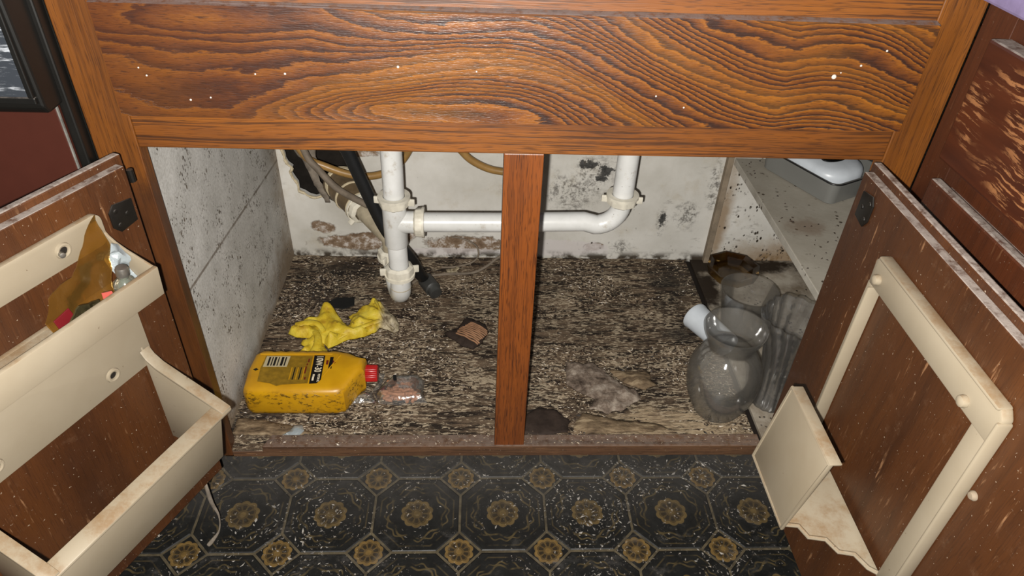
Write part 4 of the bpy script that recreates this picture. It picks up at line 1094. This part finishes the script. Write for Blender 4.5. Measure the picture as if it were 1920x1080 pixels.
# ------------------------------------------------------------------ glassware on the right
ZP = .1053
def glassware(prof_out, th): 
    inn = [(max(r - th, 0), h) for r, h in prof_out[::-1] if h > th * 1.5 and r - th > 0]
    return [(0, 0)] + prof_out + inn + [(0, th * 1.6)]
def smoothp(pr, per=5):
    return [(p.x, p.y) for p in (Vector((q.x, q.y)) for q in catmull([(r, h, 0) for r, h in pr], per))]
vp = smoothp([(.030, .0), (.036, .003), (.044, .018), (.0540, .045), (.0580, .075), (.0560, .100), (.046, .122), (.0365, .134), (.0345, .141), (.0385, .152), (.0460, .168), (.0485, .178)])
vz = obj('glass_vase', lathe(glassware(vp, .0022), (.3520, .084, ZP), (-.03, 0, 1), 64), 'glass', None, 50)
tag(vz, 'round-bellied clear glass vase with flared rim', 'vase')
tp = smoothp([(.030, 0), (.033, .003), (.038, .03), (.045, .065), (.0525, .100)])
tag(obj('glass_tumbler', lathe(glassware(tp, .0024), (.4475, .281, ZP), (0, 0, 1), 56), 'glass', None, 50), 'clear glass tumbler standing behind the round vase', 'tumbler')
cp_ = smoothp([(.030, 0), (.033, .004), (.031, .02), (.030, .045), (.033, .08), (.040, .115), (.050, .150), (.056, .166), (.059, .176)], 6)
def flute(th, h):
    tw = th * 8 + h * 26
    k = .05 + .05 * min(1, h / .12)
    return 1 + k * (abs(math.sin(tw)) - .5) + (.06 * math.cos(4 * th) * max(0, (h - .13) / .046))
tag(obj('cut_glass_vase', lathe(glassware(cp_, .003), (.4475, .103, ZP), (.06, .03, 1), 96, None, flute), 'cut_glass', None, 35), 'tall fluted cut-glass vase beside the open right door', 'vase')
ct = bmesh.new()
ax = Vector((.085, -.165, -.006)).normalized()
cup = lathe([(0, .0), (.0235, .0), (.0262, .002), (.0268, .006), (.0255, .010), (.0235, .05), (.0225, .095), (.0215, .095), (.0225, .05), (.0240, .012), (0, .006)], (.362, .298, ZP + .0268), ax, 40, None, lambda th, h: 1 + .008 * math.cos(20 * th) if h > .01 else 1)
ct.free()
tag(obj('plastic_cup', cup, 'white_plastic', None, 40), 'white plastic cup lying on its side left of the glass tumbler', 'cup')
ap = [(.0, .004), (.030, .004), (.043, .018), (.051, .024), (.056, .024), (.050, .004), (.046, 0), (0, 0)]
tag(obj('glass_ashtray', lathe(ap, (.487, .463, ZP), (0, 0, 1), 8, None), 'amber_glass', None, False), 'dark amber glass ashtray by the back wall below the shelf', 'ashtray')

# ------------------------------------------------------------------ box and white gadget on the shelf
F0 = Vector((.563, .322)); e1 = Vector((-.462, .887)).normalized(); e2 = Vector((.897, .441)).normalized()
e2 = Vector((-e1.y, e1.x)) * (-1)
def SB(a, c, z): p = F0 + e1 * a + e2 * c; return (p.x, p.y, z)
sb = empty('storage_box', SB(.08, .07, .355), 'shallow grey plastic box on the shelf', 'box')
def rrect(a0, a1, c0, c1, r, n=5):
    return [(q[0], q[1]) for q in rr(a0, a1, c0, c1, r, n)]
t = bmesh.new(); rows = []
LA, LC = .168, .14
for (ins, z, r) in ((.006, .3552, .012), (.003, .3575, .014), (.0, .394, .016), (.0, .396, .016), (.004, .396, .013), (.0045, .360, .011), (.008, .3585, .010)):
    rows.append([t.verts.new(SB(a, c, z)) for a, c in rrect(ins, LA - ins, ins, LC - ins, r)])
m_ = len(rows[0])
for a, c in zip(rows, rows[1:]):
    for i in range(m_): t.faces.new((a[i], a[(i + 1) % m_], c[(i + 1) % m_], c[i]))
t.faces.new(rows[0][::-1]); t.faces.new(rows[-1]); bmesh.ops.recalc_face_normals(t, faces=t.faces)
obj('tray', t, 'grey_plastic', sb, 40)
t = tube([SB(a, c, .3962) for a, c in rrect(-.0005, LA + .0005, -.0005, LC + .0005, .016)] + [SB(*rrect(-.0005, LA + .0005, -.0005, LC + .0005, .016)[0], .3962)], .0016, 8)
obj('rim', t, 'black_rubber', sb, True)
wg = empty('white_gadget', SB(.09, .06, .360), 'white rounded gadget with black oval window inside the grey box', 'appliance')
t = bmesh.new(); rows = []
for (k, z) in ((1.0, .3605), (1.0, .392), (.985, .3985), (.93, .4035), (.80, .4075), (.55, .410), (.2, .411)):
    rows.append([t.verts.new(SB(.086 + (a - .086) * k, .066 + (c - .066) * k, z)) for a, c in rrect(.010, .162, .008, .112, .045, 8)])
m_ = len(rows[0])
for a, c in zip(rows, rows[1:]):
    for i in range(m_): t.faces.new((a[i], a[(i + 1) % m_], c[(i + 1) % m_], c[i]))
t.faces.new(rows[0][::-1]); t.faces.new(rows[-1]); bmesh.ops.recalc_face_normals(t, faces=t.faces)
obj('shell', t, 'white_plastic', wg, 40)
t = bmesh.new()
ov = [t.verts.new(SB(.062 + .016 * math.cos(a), .062 + .030 * math.sin(a), .4118 - .0010 * math.cos(a) ** 2)) for a in [2 * math.pi * k / 32 for k in range(32)]]
lo_ = [t.verts.new((v.co.x, v.co.y, .402)) for v in ov]
t.faces.new(ov)
for i in range(32): t.faces.new((ov[i], ov[(i + 1) % 32], lo_[(i + 1) % 32], lo_[i]))
bmesh.ops.recalc_face_normals(t, faces=t.faces)
obj('oval_window', t, 'black_plastic', wg)

# ------------------------------------------------------------------ lint strand on the door, loose litter
tag(obj('lint_strand', tube(catmull([(-.432, -.075, .122), (-.430, -.080, .085), (-.425, -.082, .055), (-.428, -.088, .028), (-.440, -.094, .010), (-.447, -.098, .003)], 5), lambda t: .0022 + .0012 * math.sin(9 * t), 8, None, .5), 'cobweb', None, 'all'), 'wispy grey lint strand trailing from the left door to the floor', 'lint')

def litter(name, N, mat, region, lmin, lmax, wr, label, cat, seed, z0, aniso=.5, dens=None, th=.0006):
    rnd = random.Random(seed); V, F_ = [], []
    k = 0; guard = 0
    while k < N and guard < N * 30:
        guard += 1
        x, y = rnd.uniform(region[0], region[1]), rnd.uniform(region[2], region[3])
        if dens and rnd.random() > dens(x, y): continue
        L_ = rnd.uniform(lmin, lmax) * (1 if rnd.random() < .9 else 1.7); w_ = L_ * rnd.uniform(*wr)
        a = rnd.gauss(0, aniso) if rnd.random() < .6 else rnd.uniform(0, math.pi)
        ca, sa = math.cos(a), math.sin(a); z = z0(x, y) + rnd.uniform(0, .0008); tl = rnd.uniform(-.12, .12) * L_
        bend = rnd.uniform(-.35, .35) * L_
        q = len(V)
        for (u, v, dz) in ((-L_ / 2, 0, -tl), (0, -w_ / 2 + bend * .5, 0), (L_ / 2, 0, tl), (0, w_ / 2 + bend * .5, 0), (0, bend * .5, th * rnd.uniform(1, 2.2))):
            V.append((x + u * ca - v * sa, y + u * sa + v * ca, z + dz + .0003))
        F_ += [(q, q + 1, q + 4), (q + 1, q + 2, q + 4), (q + 2, q + 3, q + 4), (q + 3, q, q + 4), (q + 3, q + 2, q + 1, q)]
        k += 1
    me = bpy.data.meshes.new(name); me.from_pydata(V, [], F_); me.materials.append(MAT[mat])
    o = bpy.data.objects.new(name, me); COL.objects.link(o)
    return tag(o, label, cat, kind='stuff')
keep = [outl, [(-.42, -.01), (-.42, .024), (.40, .024), (.40, -.01)]]
def dens_in(x, y):
    if inside((x, y), outl): return 0
    if (x - .352) ** 2 + (y - .084) ** 2 < .034 ** 2 or (x - .4475) ** 2 + (y - .103) ** 2 < .035 ** 2: return 0
    return max(.02, min(1, .30 + 1.5 * nz(x, y, 9, 1.3) + .8 * nz(x, y, 38, 2.2))) * (.4 if (x > .30 and y > .25) or (y > .45) else 1)
zf = lambda x, y: .1052
litter('wood_splinters', 9000, 'splinter', (-.425, .398, .024, .51), .0025, .0075, (.14, .34), 'pale wood splinters scattered over the rotten cabinet floor', 'splinters', 21, zf, .45, dens_in)
litter('droppings', 1600, 'dropping', (-.425, .398, .026, .51), .003, .007, (.3, .5), 'dark droppings scattered over the rotten cabinet floor', 'droppings', 22, zf, 1.5, dens_in, .0014)
litter('sill_crumbs', 420, 'splinter', (-.36, .395, .002, .021), .0015, .004, (.2, .5), 'pale crumbs lying on the wooden sill', 'crumbs', 23, lambda x, y: .1131, .6)
litter('floor_flecks', 1500, 'fleck', (-.47, .46, -.28, .06), .0015, .006, (.15, .5), 'white flecks of dust over the dark patterned floor', 'flecks', 24, lambda x, y: .0010, 1.2,
       lambda x, y: max(.02, min(1, .12 + 1.1 * nz(x, y, 8, 4.4) + (.9 if (.16 < x < .34 and y > -.01) else 0))), .0004)
litter('shelf_droppings', 160, 'dropping', (.455, .80, .05, .50), .003, .006, (.3, .5), 'dark droppings scattered over the grimy white shelf', 'droppings', 25, lambda x, y: .3552, 1.5,
       lambda x, y: 0 if (.45 < x < .75 and y > .30 and (x - .563) * .46 + (y - .32) * .89 > -.06 and x > .50) else 1, .0012)
